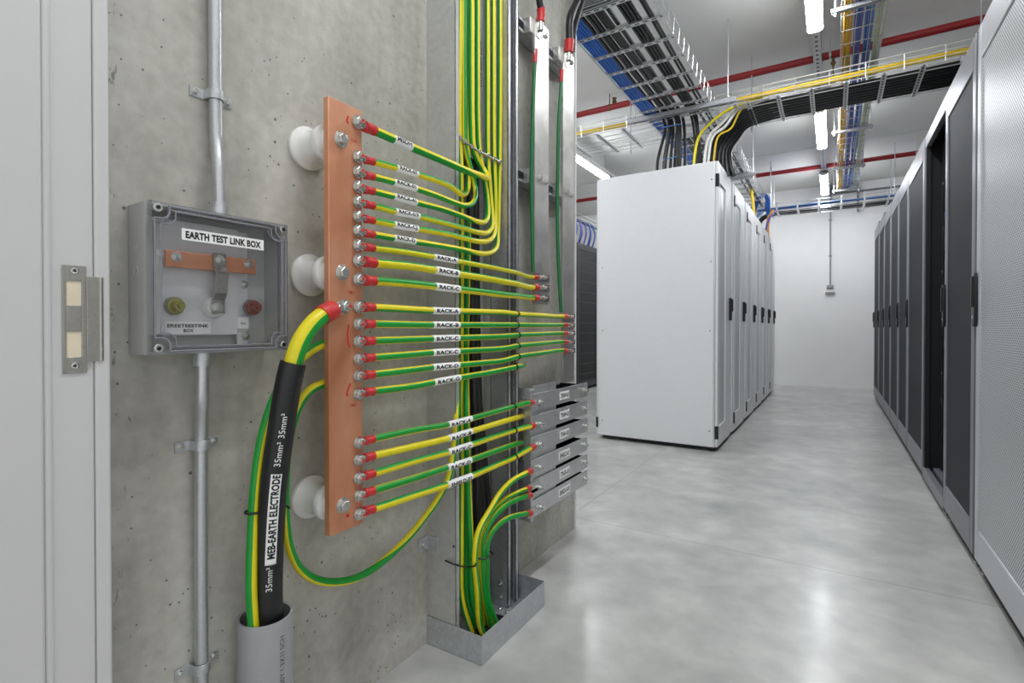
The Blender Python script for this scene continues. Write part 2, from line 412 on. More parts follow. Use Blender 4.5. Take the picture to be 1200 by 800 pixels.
# door frame with its strike plate (the jamb's reveal runs alongside the concrete wall)
FX = -1.0
d = struct('door_1', MB().box(WX - .2, FX - .012, .03, .285, 0, 2.3).box(WX - .2, FX - .004, .285, .35, 0, 2.3)
           .box(WX - .2, FX, .35, .3705, 0, 2.3), 'frame', bevel=.004, seg=3)
mb = MB().box(FX - .02, FX + .003, .03, .2855, 0, 2.3)
struct('door_stop', mb, 'frame', d, bevel=.0045, seg=3)
mb = MB().lathe((FX - .006, .291, 0), EZ, [(0, .0065), (2.3, .0065)], 20)
struct('bead', mb, 'frame', d)
SX = FX - .0015
def yz(u, v, X=SX): p = P(u, v, X=X); return p.y, p.z
ya, za = yz(72.6, 309.5); yb, zb = yz(102, 436.5)
yc, _ = yz(101.8, 373); yl, _ = yz(121, 373); _, zl0 = yz(110, 324.5); _, zl1 = yz(110, 423)
h1y0, h1z1 = yz(77.8, 328.6); h1y1, h1z0 = yz(95.8, 358); h2y0, h2z1 = yz(79, 388.3); h2y1, h2z0 = yz(95.8, 418)
mb = MB()
X0, X1 = SX - .0035, SX
mb.box(X0, X1, ya, h1y0, zb, za).box(X0, X1, h1y1, yc, zb, za)
for z0, z1 in ((zb, h2z0), (h2z1, h1z0), (h1z1, za)): mb.box(X0, X1, h1y0, h1y1, z0, z1)
mb.box(X0, X1 + .0035, yc - .001, yl - .0035, zl1, zl0).cyl((X1 + .001, yl - .0035, zl1), (X1 + .001, yl - .0035, zl0), .0036, None, 16)
sp = struct('strike_plate', mb, 'steel', d, bevel=.0006)
struct('latch_pocket', MB().box(SX - .0115, SX - .0018, h1y0 - .001, h1y1 + .001, h1z0 - .001, h1z1 + .001).box(SX - .0115, SX - .0018, h1y0 - .001, h1y1 + .001, h2z0 - .001, h2z1 + .001), 'cream', d)
for u, v in ((87.8, 317.3), (88.2, 428.6)):
    c = P(u, v, X=SX); m = MB().lathe(c, EX, [(0, .0055), (.0008, .0052), (.0012, .0035), (.0008, .0028)], 20).box(c.x + .0008, c.x + .0013, c.y - .0026, c.y + .0026, c.z - .0006, c.z + .0006, 1).box(c.x + .0008, c.x + .0013, c.y - .0006, c.y + .0006, c.z - .0026, c.z + .0026, 1)
    struct('screw', m, ['zinc', 'blackp'], sp)

# ================================================================== EARTH TEST LINK BOX
BX = -1.003
y0 = P(177, 320, X=BX).y; y1 = P(338, 330, X=BX).y
zt = (P(177, 232, X=BX).z + P(338, 265, X=BX).z) / 2; zb_ = (P(177, 416, X=BX).z + P(338, 410, X=BX).z) / 2
t = thing('junction_box', 'grey wall box with clear cover marked EARTH TEST LINK BOX', 'electrical box', (WX, (y0 + y1) / 2, zb_))
w = .0035; XB = BX - .02
mb = MB().box(WX, WX + .004, y0, y1, zb_, zt)
for a in ((y0, y0 + w, zb_, zt), (y1 - w, y1, zb_, zt), (y0 + w, y1 - w, zb_, zb_ + w), (y0 + w, y1 - w, zt - w, zt)): mb.box(WX + .003, XB, *a)
obj('enclosure', mb, 'box', t)
for k, z in enumerate((zb_ + .19, zb_ + .15)):
    mb = MB().lathe((WX + .03 , y0, z), -EY, [(0, .009), (.0008, .009), (.0008, .0078), (.0003, .0078)], 24); obj('knockout', mb, 'box', t)
# mounting plate and what is on it
MPX = WX + .03
pl0 = P(192, 300, X=MPX); pl1 = P(279, 392, X=MPX)
obj('mounting_plate', MB().box(MPX - .004, MPX, y0 + .012, pl1.y, pl1.z, zt - .018), 'boxin', t, bevel=.001)
ra = P(284, 300, X=MPX - .006); obj('rail', MB().box(MPX - .012, MPX - .006, ra.y - .012, ra.y + .012, zb_ + .012, zt - .02), 'boxin', t, bevel=.002)
CX = MPX + .016
a = P(194, 302, X=CX); b = P(300, 311, X=CX)
obj('link_bar', MB().box(CX - .006, CX, a.y, b.y, a.z - .0155, a.z + .0155), 'copper', t, bevel=.0008)
for q in (a.y + .02, b.y - .02): obj('bar_support', MB().cyl((MPX, q, a.z), (CX - .006, q, a.z), .009), 'boxin', t)
for u, v in ((206.5, 301), (291, 309.5)): obj('bolt', hexbolt(MB(), P(u, v, X=CX), EX, .0095, .0066, .005, .004, .004), 'zinc', t)
s0 = P(258, 304.5, X=CX + .004); s1 = P(254.5, 360, X=CX + .004)
yw = .0125; mb = MB()
def strap(pts, th, yw, mb):
    n = len(pts); vs = []
    for i, (x, z, dy) in enumerate(pts): vs += [(x, s0.y + dy - yw, z), (x, s0.y + dy + yw, z), (x - th, s0.y + dy + yw, z), (x - th, s0.y + dy - yw, z)]
    fs = []
    for i in range(n - 1):
        for k in range(4): fs.append((i * 4 + k, i * 4 + (k + 1) % 4, i * 4 + 4 + (k + 1) % 4, i * 4 + 4 + k))
    return mb.add(vs, fs + [(0, 1, 2, 3), tuple(4 * n - 1 - k for k in range(4))])
zz0, zz1 = s0.z + .013, s1.z - .012; dz = zz0 - zz1
strap([(CX + .004, zz0, 0), (CX + .004, zz0 - .028, 0), (CX + .013, zz0 - .04, 0), (CX + .013, zz1 + .04, -.003), (CX + .004, zz1 + .026, -.003), (CX + .004, zz1, -.003)], .0035, yw, mb)
obj('link_strap', mb, 'steel', t, bevel=.0006)
obj('bolt', hexbolt(MB(), s0, EX, .010, .0075, .006, .0045, .003), 'zinc', t); obj('bolt', hexbolt(MB(), s1, EX, .011, .0075, .006, .0045, .005), 'zinc', t)
e = P(253, 360, X=CX)
obj('insulator', MB().lathe((MPX, e.y, e.z), EX, [(0, .021), (.008, .0205), (.017, .016), (CX - MPX + .0005, .0145)], 24), 'porcelain', t)
for (u, v, m) in ((203, 358.5, 'olive'), (294, 360.5, 'brown')):
    c = P(u, v, X=MPX); obj('terminal', MB().lathe(c, EX, [(0, .0155), (.012, .0155), (.013, .012), (.024, .0095), (.026, .0095), (.026, .005), (.032, .0045)], 24, 0), m, t)
    obj('terminal_collar', MB().lathe(c, EX, [(0, .0175), (.008, .017), (.008, .013)], 24), 'steel', t)
for u, v in ((286, 333), (287.5, 393.5)): obj('bolt', hexbolt(MB(), P(u, v, X=MPX - .006), EX, .0085, .006, .004, .003, .003), 'zinc', t)
c = P(285, 378.5, X=MPX + .001); lp = obj('label_plate', MB().box(MPX - .006, MPX + .001, c.y - .012, c.y + .012, c.z - .012, c.z + .012), 'label', t)
m = MB(); text_plane(m, 'Aw-', c + EX * .0004, EY, EZ, .005); text_plane(m, 'O-Iw', P(286, 369.5, X=MPX + .0014), EY, EZ, .004); obj('lettering', m, 'ink', lp)
a = P(193, 376.5, X=MPX + .002); b = P(247, 391, X=MPX + .002)
lp = obj('label_plate', MB().box(MPX, MPX + .002, a.y, b.y, b.z, a.z), 'label', t)
c = (a + b) / 2 + EX * .0004; m = MB()
text_plane(m, 'EREETEESTINK', c + EZ * .0042, EY, EZ, .0062, (b.y - a.y) * .9, .03); text_plane(m, 'BOX', c - EZ * .0052, EY, EZ, .0062, None, .03)
obj('lettering', m, 'ink', lp)
# clear cover: a shell with ribs that dodge the corner screws
yc_, zc_ = (y0 + y1) / 2, (zb_ + zt) / 2; hy, hz = (y1 - y0) / 2, (zt - zb_) / 2
mb = MB().box(BX - .0035, BX, y0 + .002, y1 - .002, zb_ + .002, zt - .002)
for a in ((y0, y0 + .003, zb_, zt), (y1 - .003, y1, zb_, zt), (y0, y1, zb_, zb_ + .003), (y0, y1, zt - .003, zt)): mb.box(XB + .0005, BX - .003, *a)
cv = obj('clear_cover', mb, 'cover', t)
def notched(dy, dz, n):
    a, b = hy - dy, hz - dz; o = []
    for sy, sz in ((1, 1), (-1, 1), (-1, -1), (1, -1)):
        arc = [(sy * (a - n), sz * b), (sy * (a - n), sz * (b - n * .55)), (sy * (a - n * .8), sz * (b - n * .85)), (sy * (a - n * .5), sz * (b - n)), (sy * a, sz * (b - n))]
        o += arc[::-1] if sy * sz > 0 else arc
    return o
def rib(dy, dz, n, r, X):
    pts = [V((X, yc_ + a, zc_ + b)) for a, b in notched(dy, dz, n)]; m = MB()
    for a, b in zip(pts, pts[1:] + pts[:1]):
        m.cyl(a, b, r, None, 8); m.lathe(b - EX * r, EX, [(0, r * .9), (2 * r, r * .9)], 8)
    return m
obj('cover_rib', rib(.006, .006, .024, .0017, BX), 'coverrib', cv); obj('cover_rib', rib(.016, .014, .024, .0013, BX), 'coverrib', cv)
obj('gasket', rib(.012, .010, .024, .0022, XB + .003), 'coverrib', t)
for sy in (-1, 1):
    for sz in (-1, 1):
        c = V((BX, yc_ + sy * (hy - .0115), zc_ + sz * (hz - .0115)))
        obj('cover_screw', MB().lathe(c - EX * .006, EX, [(0, .0078), (.007, .0078), (.008, .0068), (.008, .004), (.006, .0036)], 20).cyl(c + EX * .0003, c + EX * .0006, .0032, None, 12, 1), ['zinc', 'blackp'], cv)
a = P(213, 267.5, X=BX + .0006); b = P(309, 291.8, X=BX + .0006); zq = (P(213, 275, X=BX).z + P(309, 286.5, X=BX).z) / 2; hq = .0105
lp = obj('label_plate', MB().box(BX, BX + .0006, a.y, b.y, zq - hq, zq + hq), 'label', cv)
m = MB(); text_plane(m, 'EARTH TEST LINK BOX', V((BX + .0009, (a.y + b.y) / 2, zq)), EY, EZ, .0125, (b.y - a.y) * .92, .045); obj('lettering', m, 'ink', lp)

# ================================================================== CONDUIT AND CLAMPS
def conduit(label, pts, collars):
    pth = Path([q if isinstance(q, V) else P(q[0], q[1], X=q[2]) for q in pts], EX); m = MB(); tube(m, pth.frames(0, pth.L, .012), .0125, n=20)
    o = obj('conduit', m, 'conduit'); tag(o, label, 'conduit', 'steel conduits on the concrete wall')
    for (a, b, r) in collars:
        s0_, s1_ = a * pth.L + (b[0] if b[0] >= 0 else 0), a * pth.L + (b[1] if b[1] >= 0 else 0)
        if a == 1: s0_, s1_ = pth.L + b[0], pth.L
        m = MB(); tube(m, pth.frames(s0_, s1_, .004), r, n=20); obj('coupling', m, 'galv', o)
    return pth
upc = conduit('steel conduit running up the wall from top of test box', [V((-1.072, P(251, -60, X=-1.072).y, CEIL)), (251, -60, -1.072), (252, 20, -1.072), (252.5, 110, -1.072), (253.5, 160, -1.07), (256.3, 200, -1.052), (257.5, 225, -1.048), V((-1.048, P(258, 243, X=-1.048).y, zt + .0005))],
    [(1, (-.028, 0), .0165)])
loc = conduit('steel conduit running down the wall below test box', [V((-1.048, P(237.5, 413.5, X=-1.048).y, zb_ - .0005)), (237.3, 430, -1.048), (236.8, 470, -1.05), (236, 500, -1.068), (235.8, 560, -1.072), (235.5, 660, -1.072), (236, 780, -1.072), (236.5, 860, -1.072)],
    [(0, (0, .026), .0165)])
def clamp(label, u, v, X, tilt=0):
    c = P(u, v, X=X); r = .0135; wz = .010; t_ = .0022; m = MB(); prof = []
    n = 14
    for i in range(n + 1):
        a = PI * i / n; prof.append((-math.cos(a) * r, math.sin(a) * r + (X - WX)))
    outer = [(-.042, t_), (-.0165, t_)] + [(-math.cos(PI * i / n) * (r + t_), math.sin(PI * i / n) * (r + t_) + (X - WX)) for i in range(n + 1)] + [(.0165, t_), (.042, t_)]
    inner = [(-.042, 0), (-.014, 0)] + [(-math.cos(PI * i / n) * r, math.sin(PI * i / n) * r + (X - WX)) for i in range(n + 1)] + [(.014, 0), (.042, 0)]
    k = len(outer); vs = []
    for z in (-wz, wz):
        for a, b in outer: vs.append((WX + b + .0004, c.y + a, c.z + z))
        for a, b in inner: vs.append((WX + b + .0004, c.y + a, c.z + z))
    fs = []
    for i in range(k - 1):
        o0, o1, i0, i1 = i, i + 1, k + i, k + i + 1; q = 2 * k
        fs += [(o0, o1, q + o1, q + o0), (i1, i0, q + i0, q + i1), (o1, o0, i0, i1), (q + o0, q + o1, q + i1, q + i0)]
    fs += [(0, k, 3 * k, 2 * k), (k - 1, 3 * k - 1, 4 * k - 1, 2 * k - 1)]
    m.add(vs, fs); o = tag(obj('pipe_clamp', m, 'galv', bevel=.0006), label, 'pipe clamp', 'saddle clamps on the conduits')
    for s in (-.032, .032): obj('screw', hexbolt(MB(), (WX + t_ + .0004, c.y + s, c.z), EX, .0075, .005, .0035, .002, 0), 'zinc', o)
clamp('saddle clamp holding conduit above the test box', 252.4, 112, -1.072)
clamp('saddle clamp holding conduit just below the test box', 236, 521, -1.072)
clamp('lowest saddle clamp on conduit beside the grey pipe', 235.7, 781, -1.072)

# ================================================================== COPPER EARTH BAR
XF = -.968
by0 = P(386.3, 631, X=XF).y; by1 = P(424.5, 380, X=XF).y; bz0 = P(386, 630, X=XF).z; bz1 = (P(423, 130, X=XF).z + P(386.5, 112.5, X=XF).z) / 2
bz0 = (P(425, 612, X=XF).z + bz0) / 2
BAR = thing('copper_busbar', 'tall copper earth bar with a column of bolts', 'earth bar', (XF - .0085, (by0 + by1) / 2, bz0))
obj('bar', MB().box(XF - .017, XF, by0, by1, bz0, bz1), 'copper', BAR, bevel=.0012)
INS = [(399, 163.6, 'top'), (400.6, 319.4, 'middle'), (401.4, 591.6, 'bottom')]
for u, v, nm in INS:
    c = P(u, v, X=XF); obj('fixing_bolt', hexbolt(MB(), c, EX, .0185, .0132, .010, .006, 0, .003), 'zinc', BAR, bevel=.0005)
    L = XF - .017 - WX
    o = obj('standoff_insulator', MB().lathe((WX, c.y, c.z), EX, [(0, .050), (.002, .0515), (.010, .0515), (.013, .049), (.017, .0425), (.026, .037), (.042, .033), (.058, .0325), (.064, .036), (.068, .0415), (.072, .0425), (.082, .0425), (.086, .0405), (.089, .032), (L - .002, .028), (L, .027)], 48), 'porcelain')
    tag(o, f'white porcelain bobbin insulator behind {nm} of the copper bar', 'insulator', 'insulators holding the copper bar')

# bar cables: bolt, marker text, label ends, path pixels (u, v, x), radius, green arc, options
XC = XF + .0115
HI, LO, MID, BOT = (-80, 88), (92, 260), (48, 140), (78, 205)   # where the green half lies: upper, lower, band, low
SC1, SC2 = [], []
RX = -1.002        # plane of the riser cables in the channel
def rz(u): return [(u, 100, RX), (u, 0, RX), (u, -75, RX)]
CABLES = [
 # name, bolt, text, (label a, b), points, radius, green
 ('thickest earth cable, bolted at the very top of copper bar', (418.3, 143.4), 'MSDH', ((460, 160), (481, 170)), [(427, 148), (442, 154.5), (480, 171.5), (520, 188.5), (550, 201.5), (563, 206, XC), (569.5, 208.5, XC - .012), (570.5, 206, XC - .03), (566, 198.5, RX), (559, 186, RX), (554.5, 173, RX), (553, 150, RX)] + rz(552.3), .0108, LO),
 ('earth cable marked RACK-07 on green upper side', (418.3, 184), 'RACK-07', ((463, 196.3), (488.5, 204.5)), [(427, 187), (441, 190.5), (463, 196.3), (488, 204), (510, 211), (528, 218.5), (540, 227, XC - .002), (546, 226, XC - .03), (549, 216, RX - .012), (548.5, 190, RX - .014), (548.5, 120, RX - .014), (548.5, 0, RX - .014), (548.5, -75, RX - .014)], .0082, HI),
 ('earth cable marked RACK-01 looping up in a tight U', (418.3, 201.5), 'RACK-01', ((460, 212.3), (486.5, 220.8)), [(427, 205), (441, 208), (460, 213), (486, 220.5), (510, 228.5), (530, 236.5), (543, 240.5, XC - .004), (553, 238.5, XC - .018), (557.2, 230, XC - .03), (556.3, 216, RX), (551.5, 197, RX), (546, 178, RX), (544.3, 165, RX)] + rz(543.6), .0082, LO),
 ('earth cable marked RACK-41', (418.3, 218.8), 'RACK-41', ((460.5, 228.6), (487.5, 237.2)), [(427, 222), (441, 225), (461, 230), (487, 237), (520, 245.5), (545, 254.5), (560, 259.8), (568.5, 259.5, XC - .015), (571.8, 251, XC - .03), (570.5, 228, RX), (565.5, 198, RX), (561.8, 176, RX), (560.3, 150, RX)] + rz(559.8), .0082, LO),
 ('earth cable marked RACK-0.9', (418.3, 236.5), 'RACK-0.9', ((462, 245.6), (490, 253.3)), [(427, 239), (441, 242), (462, 247.5), (490, 253.5), (521, 261.5), (543, 267.3), (562, 272.6), (572, 272, XC - .015), (577, 263.5, XC - .03), (575.5, 236, RX), (573.3, 210, RX), (571.8, 184, RX)] + rz(571.4), .0082, HI),
 ('earth cable marked RACK-CJ', (418.3, 253.5), 'RACK-CJ', ((461, 261.2), (488.5, 268)), [(427, 256.3), (441, 259), (461, 263), (488, 268), (521, 273.7), (543, 278.7), (561, 282.8), (573.5, 281.5, XC - .015), (579.5, 272.5, XC - .03), (580.6, 250, RX), (580, 214, RX), (579, 186, RX)] + rz(578.5), .0082, HI),
 ('earth cable marked RACK-D above the RACK-A cable', (418.3, 270.2), 'RACK-D', ((460, 277), (486.5, 283.2)), [(427, 273), (441, 275.3), (460, 278.6), (486, 283), (521, 288.7), (543, 292.7), (563, 297), (576, 295.5, XC - .015), (582.3, 288, XC - .03), (583.6, 267, RX), (584.6, 225, RX), (585.2, 189, RX)] + rz(586), .0082, LO),
]
END1, END2 = [], []
XA = -1.0           # front of the aluminium bars
XE = XA + .0105
CABLES += [
 ('thin earth cable marked RACK-A to first lug of the left aluminium bar', (418.3, 287.3), 'RACK-A', ((508, 300.2), (535, 305.6)), [(427, 289.3), (441, 291), (480, 296), (508, 300.8), (535, 305.6), (570, 312), (590, 316, XC), (606, 319.5, XC - .012), (618, 323.6, XE), (630, 325, XE)], .0082, (-20, 60), (641.5, 325)),
 ('thick earth cable marked RACK-B to middle lug of left aluminium bar', (418.8, 305.4), 'RACK-B', ((508.5, 314.8), (535.5, 320.4)), [(427, 306.5), (442, 308.3), (480, 311.8), (508, 316), (535, 320.5), (570, 326), (590, 329.6, XC), (606, 332.5, XC - .012), (619, 336, XE), (630, 336.6, XE)], .0112, (-25, 58), (641.5, 336.6)),
 ('thick earth cable marked RACK-C to lowest lug of left aluminium bar', (418.8, 327.4), 'RACK-C', ((508.5, 333.8), (537, 339)), [(427, 328.4), (442, 329.3), (480, 332.3), (508, 335.3), (537, 338.8), (570, 342.8), (590, 345.2, XC), (606, 346.6, XC - .012), (619, 348.3, XE), (630, 349, XE)], .0108, (20, 100), (641.5, 349)),
]
for k, (txt, vb, vl, v5, ve, nm, gr) in enumerate((
    ('RACK-A', 359.3, 363.7, 366, 370.6, 'yellow-topped earth cable marked RACK-A, highest of five to right aluminium bar', (112, 250)),
    ('RACK-B', 379.3, 380.6, 380.6, 380.8, 'earth cable marked RACK-B, second of five to right aluminium bar', MID),
    ('RACK-C', 399.8, 396.8, 394.0, 390.5, 'earth cable marked RACK-C, third of five to right aluminium bar', MID),
    ('RACK-C', 420.0, 413.2, 408.2, 400.6, 'earth cable marked RACK-C, fourth of five to right aluminium bar', MID),
    ('RACK-D', 440.4, 430.4, 422.4, 410.8, 'earth cable marked RACK-D, lowest of five to right aluminium bar', MID))):
    CABLES.append((nm, (418.8, vb), txt, ((506.3, vl), (537, vl)), [(427, vb + .1 * (vl - vb)), (442, vb + .22 * (vl - vb)), (480, vb + .68 * (vl - vb)), (506, vl), (537, vl + .35 * (v5 - vl)), (570, vl + .72 * (v5 - vl)), (590, v5, XC), (608, v5 + .42 * (ve - v5), XC - .002), (632, v5 + .72 * (ve - v5), XC - .012), (655, ve, XE), (664, ve, XE)], .0094, gr, (672, ve)))
CABLES.append(('earth cable marked RACK-G turning away behind the slotted post', (418.8, 461.4), 'RACK-G', ((507, 448), (537.5, 442.5)), [(427, 459.5), (442, 457.8), (480, 453), (507, 448.2), (537, 442.6), (570, 437), (590, 433), (604, 430, XC), (609.5, 428.8, XC - .004), (612.5, 428, XC - .03), (613.5, 427.7, XC - .06)], .0094, MID))
PX_ = -.945         # front of the labelled plates
XP = PX_ + .0125
CABLES += [
 ('earth cable marked RACK-A to the highest labelled plate', (419, 518.2), 'RACK-A', ((524, 497.8), (551.5, 490.4)), [(427, 516.8), (443, 513), (480, 505), (524, 497.6), (551, 490.6), (580, 482.3), (604, 475.6), (615, 472.6, XP), (625, 471.3, XP)], .0088, (10, 122), (631, 471)),
 ('yellow earth cable marked RACK-B cut short at the slotted post', (419, 538.4), 'RACK-B', ((524, 514), (552, 505.4)), [(427, 536.6), (443, 532.6), (480, 524.2), (524, 513.8), (551, 505.6), (580, 496.8), (600, 490.8), (607.5, 488.8, XC - .003), (611.5, 487.8, XC - .03), (612.5, 487.5, XC - .06)], .0094, (150, 262)),
 ('earth cable marked RACK-C to the second labelled plate', (419, 559.4), 'RACK-C', ((524, 530), (552, 521)), [(427, 557.4), (443, 553), (480, 541.8), (524, 530, ), (551, 521.2), (580, 511.4), (604, 503.8), (616, 500.4, XP), (626, 498.5, XP)], .0094, (-20, 62), (631, 498)),
 ('earth cable marked RACK-D cut short at the slotted post', (419.5, 580), 'RACK-D', ((523.5, 547.5), (551, 539.5)), [(427, 577.8), (443, 573), (480, 562), (524, 547.8), (551, 539), (580, 528.5), (600, 521.6), (607.5, 519.4, XC - .003), (611.5, 518.4, XC - .03), (612.5, 518, XC - .06)], .0094, (20, 125)),
 ('lowest earth cable on copper bar, marked SHIELD-01', (419.5, 601.6), 'SHIELD-01', ((523.5, 568.6), (552, 558)), [(427, 599), (443, 594.5), (480, 582.2), (524, 568), (551, 558.2), (580, 545.6), (604, 535), (616, 528, XP), (626, 523, XP)], .0098, (-25, 50), (631, 522)),
]
RDIR = [(-.7, -.8, 0), (-.849, -.528, 0), (.849, .528, 0), (-.6, -.8, 0), (-.849, -.528, 0), (-.849, -.4, 0), (-.8, -.6, 0)]
GRP = 'green-yellow earth cables bolted to the copper bar'
TIES = {11: 606, 12: 606, 13: 607, 14: 607, 15: 607, 16: 604, 17: 603, 19: 604, 21: 604}
for k, cb in enumerate(CABLES):
    nm, bolt, txt, lab, pts, r, gr = cb[:7]; end = cb[7] if len(cb) > 7 else None
    B = P(*bolt, X=XF); big = r > .0105
    hexbolt_ = obj('bolt', hexbolt(MB(), B + EX * .0032, EX, .0150 if not big else .0165, .0112, .0075, .006, .0075, red=1), ['zinc', 'redp'], BAR)
    pts3 = [P(q[0], q[1], X=(q[2] if len(q) > 2 else XC)) for q in pts]
    if k < 7: pts3.append(V((pts3[-1].x, pts3[-1].y, CEIL - .002)))
    pth = Path(pts3, EZ, .005); m = MB(); A, I = stripes(*gr)
    if k < 7:
        tw = pth.angle_to(pth.L * .97, RDIR[k]) - (gr[0] + gr[1]) / 2; tw = (tw + 180) % 360 - 180
        sb_ = pth.near(P(540, 245, X=XC)); pth.twist(sb_, sb_ + .16, tw)
    tube(m, pth.frames(.012, pth.L - (.012 if end else 0), .0075), r, A, I)
    label = nm if 'marked' in nm else nm + ''
    o = tag(obj('earth_cable', m, ['green', 'yellow'], sharp=60), label, 'cable', GRP)
    # lug on the bar with its red sleeve
    sl = .030 if not big else .034
    m = MB(); m.lathe(B + EX * .0002, EX, [(0, .0135), (.003, .0135)], 24)
    d0 = (pth.p[0] - B); d0.x = 0
    q = B + EX * .0017; e = pth.at(.010)[0]; m.cyl(pth.p[0] - pth.t[0] * .004, e, .0065, .0075, 14)
    n_ = V((0, d0.z, -d0.y)).normalized() if d0.length else EZ
    ww = .010; f0, f1 = q, V((q.x, pth.p[0].y, pth.p[0].z)) 
    m.add([f0 + n_ * ww - EX * .0015, f0 - n_ * ww - EX * .0015, f1 - n_ * ww * .8 - EX * .0015, f1 + n_ * ww * .8 - EX * .0015, f0 + n_ * ww + EX * .0015, f0 - n_ * ww + EX * .0015, f1 - n_ * ww * .8 + EX * .009, f1 + n_ * ww * .8 + EX * .009],
          [(0, 3, 2, 1), (4, 5, 6, 7), (0, 1, 5, 4), (1, 2, 6, 5), (2, 3, 7, 6), (3, 0, 4, 7)])
    obj('lug', m, 'zinc', o)
    m = MB(); tube(m, pth.frames(.001, sl, .003), lambda f: r * (1.22 + .16 * math.sin(f * 9) * .3 - .12 * f), n=18); obj('heat_shrink', m, 'red', o)
    # marker
    sa, sb = (pth.near(P(*q, X=XC)) for q in lab); rl = r + .0007
    m = MB(); tube(m, pth.frames(sa, sb, .004), rl, n=24); lo = obj('marker_sleeve', m, 'label', o)
    m = MB(); th = 78 if k < 7 else 92
    if k > 15: th = 96
    text_wrap(m, txt, pth, (sa + sb) / 2, th, rl + .0003, min(.0115, r * 1.25), (sb - sa) * .82, .04); obj('lettering', m, 'ink', lo)
    if end:
        E = P(end[0], end[1], X=(XP - .0125 if k >= 17 else XA)); L = pth.L
        m = MB(); tube(m, pth.frames(L - .034, L - .004, .004), r * 1.24, n=18); obj('heat_shrink', m, 'red', o)
        Xl = E.x + .0002; pe = pth.p[-1]
        m = MB().cyl(pe - pth.t[-1] * .008, pe + pth.t[-1] * .006, .007, None, 14); m.box(Xl, Xl + .0035, pe.y - .004, E.y + .011, min(E.z, pe.z) - .009, max(E.z, pe.z) + .009)
        m.box(Xl, pe.x + .004, pe.y - .004, pe.y + .006, pe.z - .0075, pe.z + .0075); obj('lug', m, 'zinc', o)
    if k + 1 in TIES:
        q = P(TIES[k + 1], 400, X=XC); s_ = min(range(pth.N), key=lambda i: abs(pth.p[i].y - q.y)); s_ = pth.L * s_ / (pth.N - 1)
        m = MB(); tube(m, pth.frames(s_ - .0035, s_ + .0035, .003), r + .0022, n=18); obj('tie', m, 'blackp', o)
# red paint ticks and notes on the bar
def stroke(pts, r=.0016):
    m = MB(); 
    for a, b in zip(pts, pts[1:]): 
        a = P(*a, X=XF); b = P(*b, X=XF); dd = (b - a).normalized(); n = V((0, dd.z, -dd.y)) * r
        m.add([a + n + EX * .0003, a - n + EX * .0003, b - n + EX * .0003, b + n + EX * .0003], [(0, 1, 2, 3)])
    return m
obj('ink_mark', stroke([(408.5, 380), (407, 392), (408, 402), (410, 407)], .0022), 'redp', BAR)
obj('ink_mark', stroke([(410.5, 449), (408, 456), (406, 461), (407.5, 464)], .0022), 'redp', BAR)
obj('ink_mark', stroke([(408, 136), (406.5, 141), (408, 145)], .0026), 'redp', BAR)
obj('ink_mark', stroke([(407, 602), (408, 606)], .004), 'redp', BAR)
for tx, (u, v) in (('TNPI', (414.5, 165)), ('TMN', (411.5, 342.5)), ('CMA', (413.5, 474.5))):
    m = MB(); text_plane(m, tx, P(u, v, X=XF + .0003), EY, EZ, .0075, .02); obj('ink_mark', m, 'redp', BAR)

# ================================================================== RISER CHANNEL, FLOOR BOX AND WHAT RUNS IN THEM
CF = -.977; CY0, CY1 = 1.247, 1.62
t = thing('cable_riser', 'galvanised cable riser channel standing on the concrete wall', 'cable riser', (WX, (CY0 + CY1) / 2, .004))
BZ = .088
obj('side_panel', MB().box(WX, CF, CY0, CY0 + .0025, .006, CEIL - .003).box(CF - .0025, CF, CY0, CY0 + .018, .006, CEIL - .003), 'galvd', t, bevel=.0006)
obj('back_panel', MB().box(WX + .0005, WX + .003, CY0 + .0025, CY1 - .05, .006, CEIL - .003), 'galvd', t)
PY0, PY1 = P(595.2, 300, X=CF).y, P(608.8, 300, X=CF).y
PY1 = min(PY1, PY0 + .072)
mb = MB()   # slotted post, open channel facing the room
for a in ((PY0, PY0 + .003, CF - .075, CF), (PY1 - .003, PY1, CF - .075, CF), (PY0, PY1, CF - .075, CF - .072), (PY0, PY0 + .020, CF - .0025, CF), (PY1 - .020, PY1, CF - .0025, CF), (PY0 + .0175, PY0 + .02, CF - .012, CF), (PY1 - .02, PY1 - .0175, CF - .012, CF)):
    mb.box(a[2], a[3], a[0], a[1], .006, CEIL - .003)
obj('post', mb, 'galv', t)
obj('post_web', MB().box(WX + .003, CF - .075, PY0, PY0 + .003, .006, CEIL - .003), 'galvd', t)
mb = MB(); sy = P(564.5, 80, X=WX + .02).y; mb.box(WX + .003, WX + .016, sy - .014, sy + .014, .2, CEIL - .003)
obj('rail', mb, 'galv', t)
mb = MB(); text_plane(mb, 'EARTH  35mm2  EARTH', V((WX + .0165, sy, P(564, 80, X=WX).z)), EZ, -EY, .011); obj('lettering', mb, 'inkg', t)
for u, v in ((531.5, 215), (531.5, 640), (531.5, 330)):
    c = P(u, v, X=CF); obj('rivet', MB().lathe(c, EX, [(0, .004), (.001, .0038), (.0018, .002)], 14), 'blackp' if v == 640 else 'zinc', t)
for v in (684, 700):
    c = P(586, v, Y=PY0); obj('bolt', hexbolt(MB(), (c.x, PY0, c.z), -EY, .009, .0065, .004, .003, .002), 'zinc', t)
# small fixing bracket on the wall beside the riser
c = P(495.5, 638, X=WX + .004)
br = obj('bracket', MB().box(WX, WX + .004, c.y - .018, CY0, c.z - .022, c.z + .022).box(WX, CF - .07, CY0 - .004, CY0, c.z - .022, c.z + .022), 'galv', t, bevel=.0006)
obj('bolt', hexbolt(MB(), c, EX, .0105, .0075, .005, .004, .003), 'zinc', br)
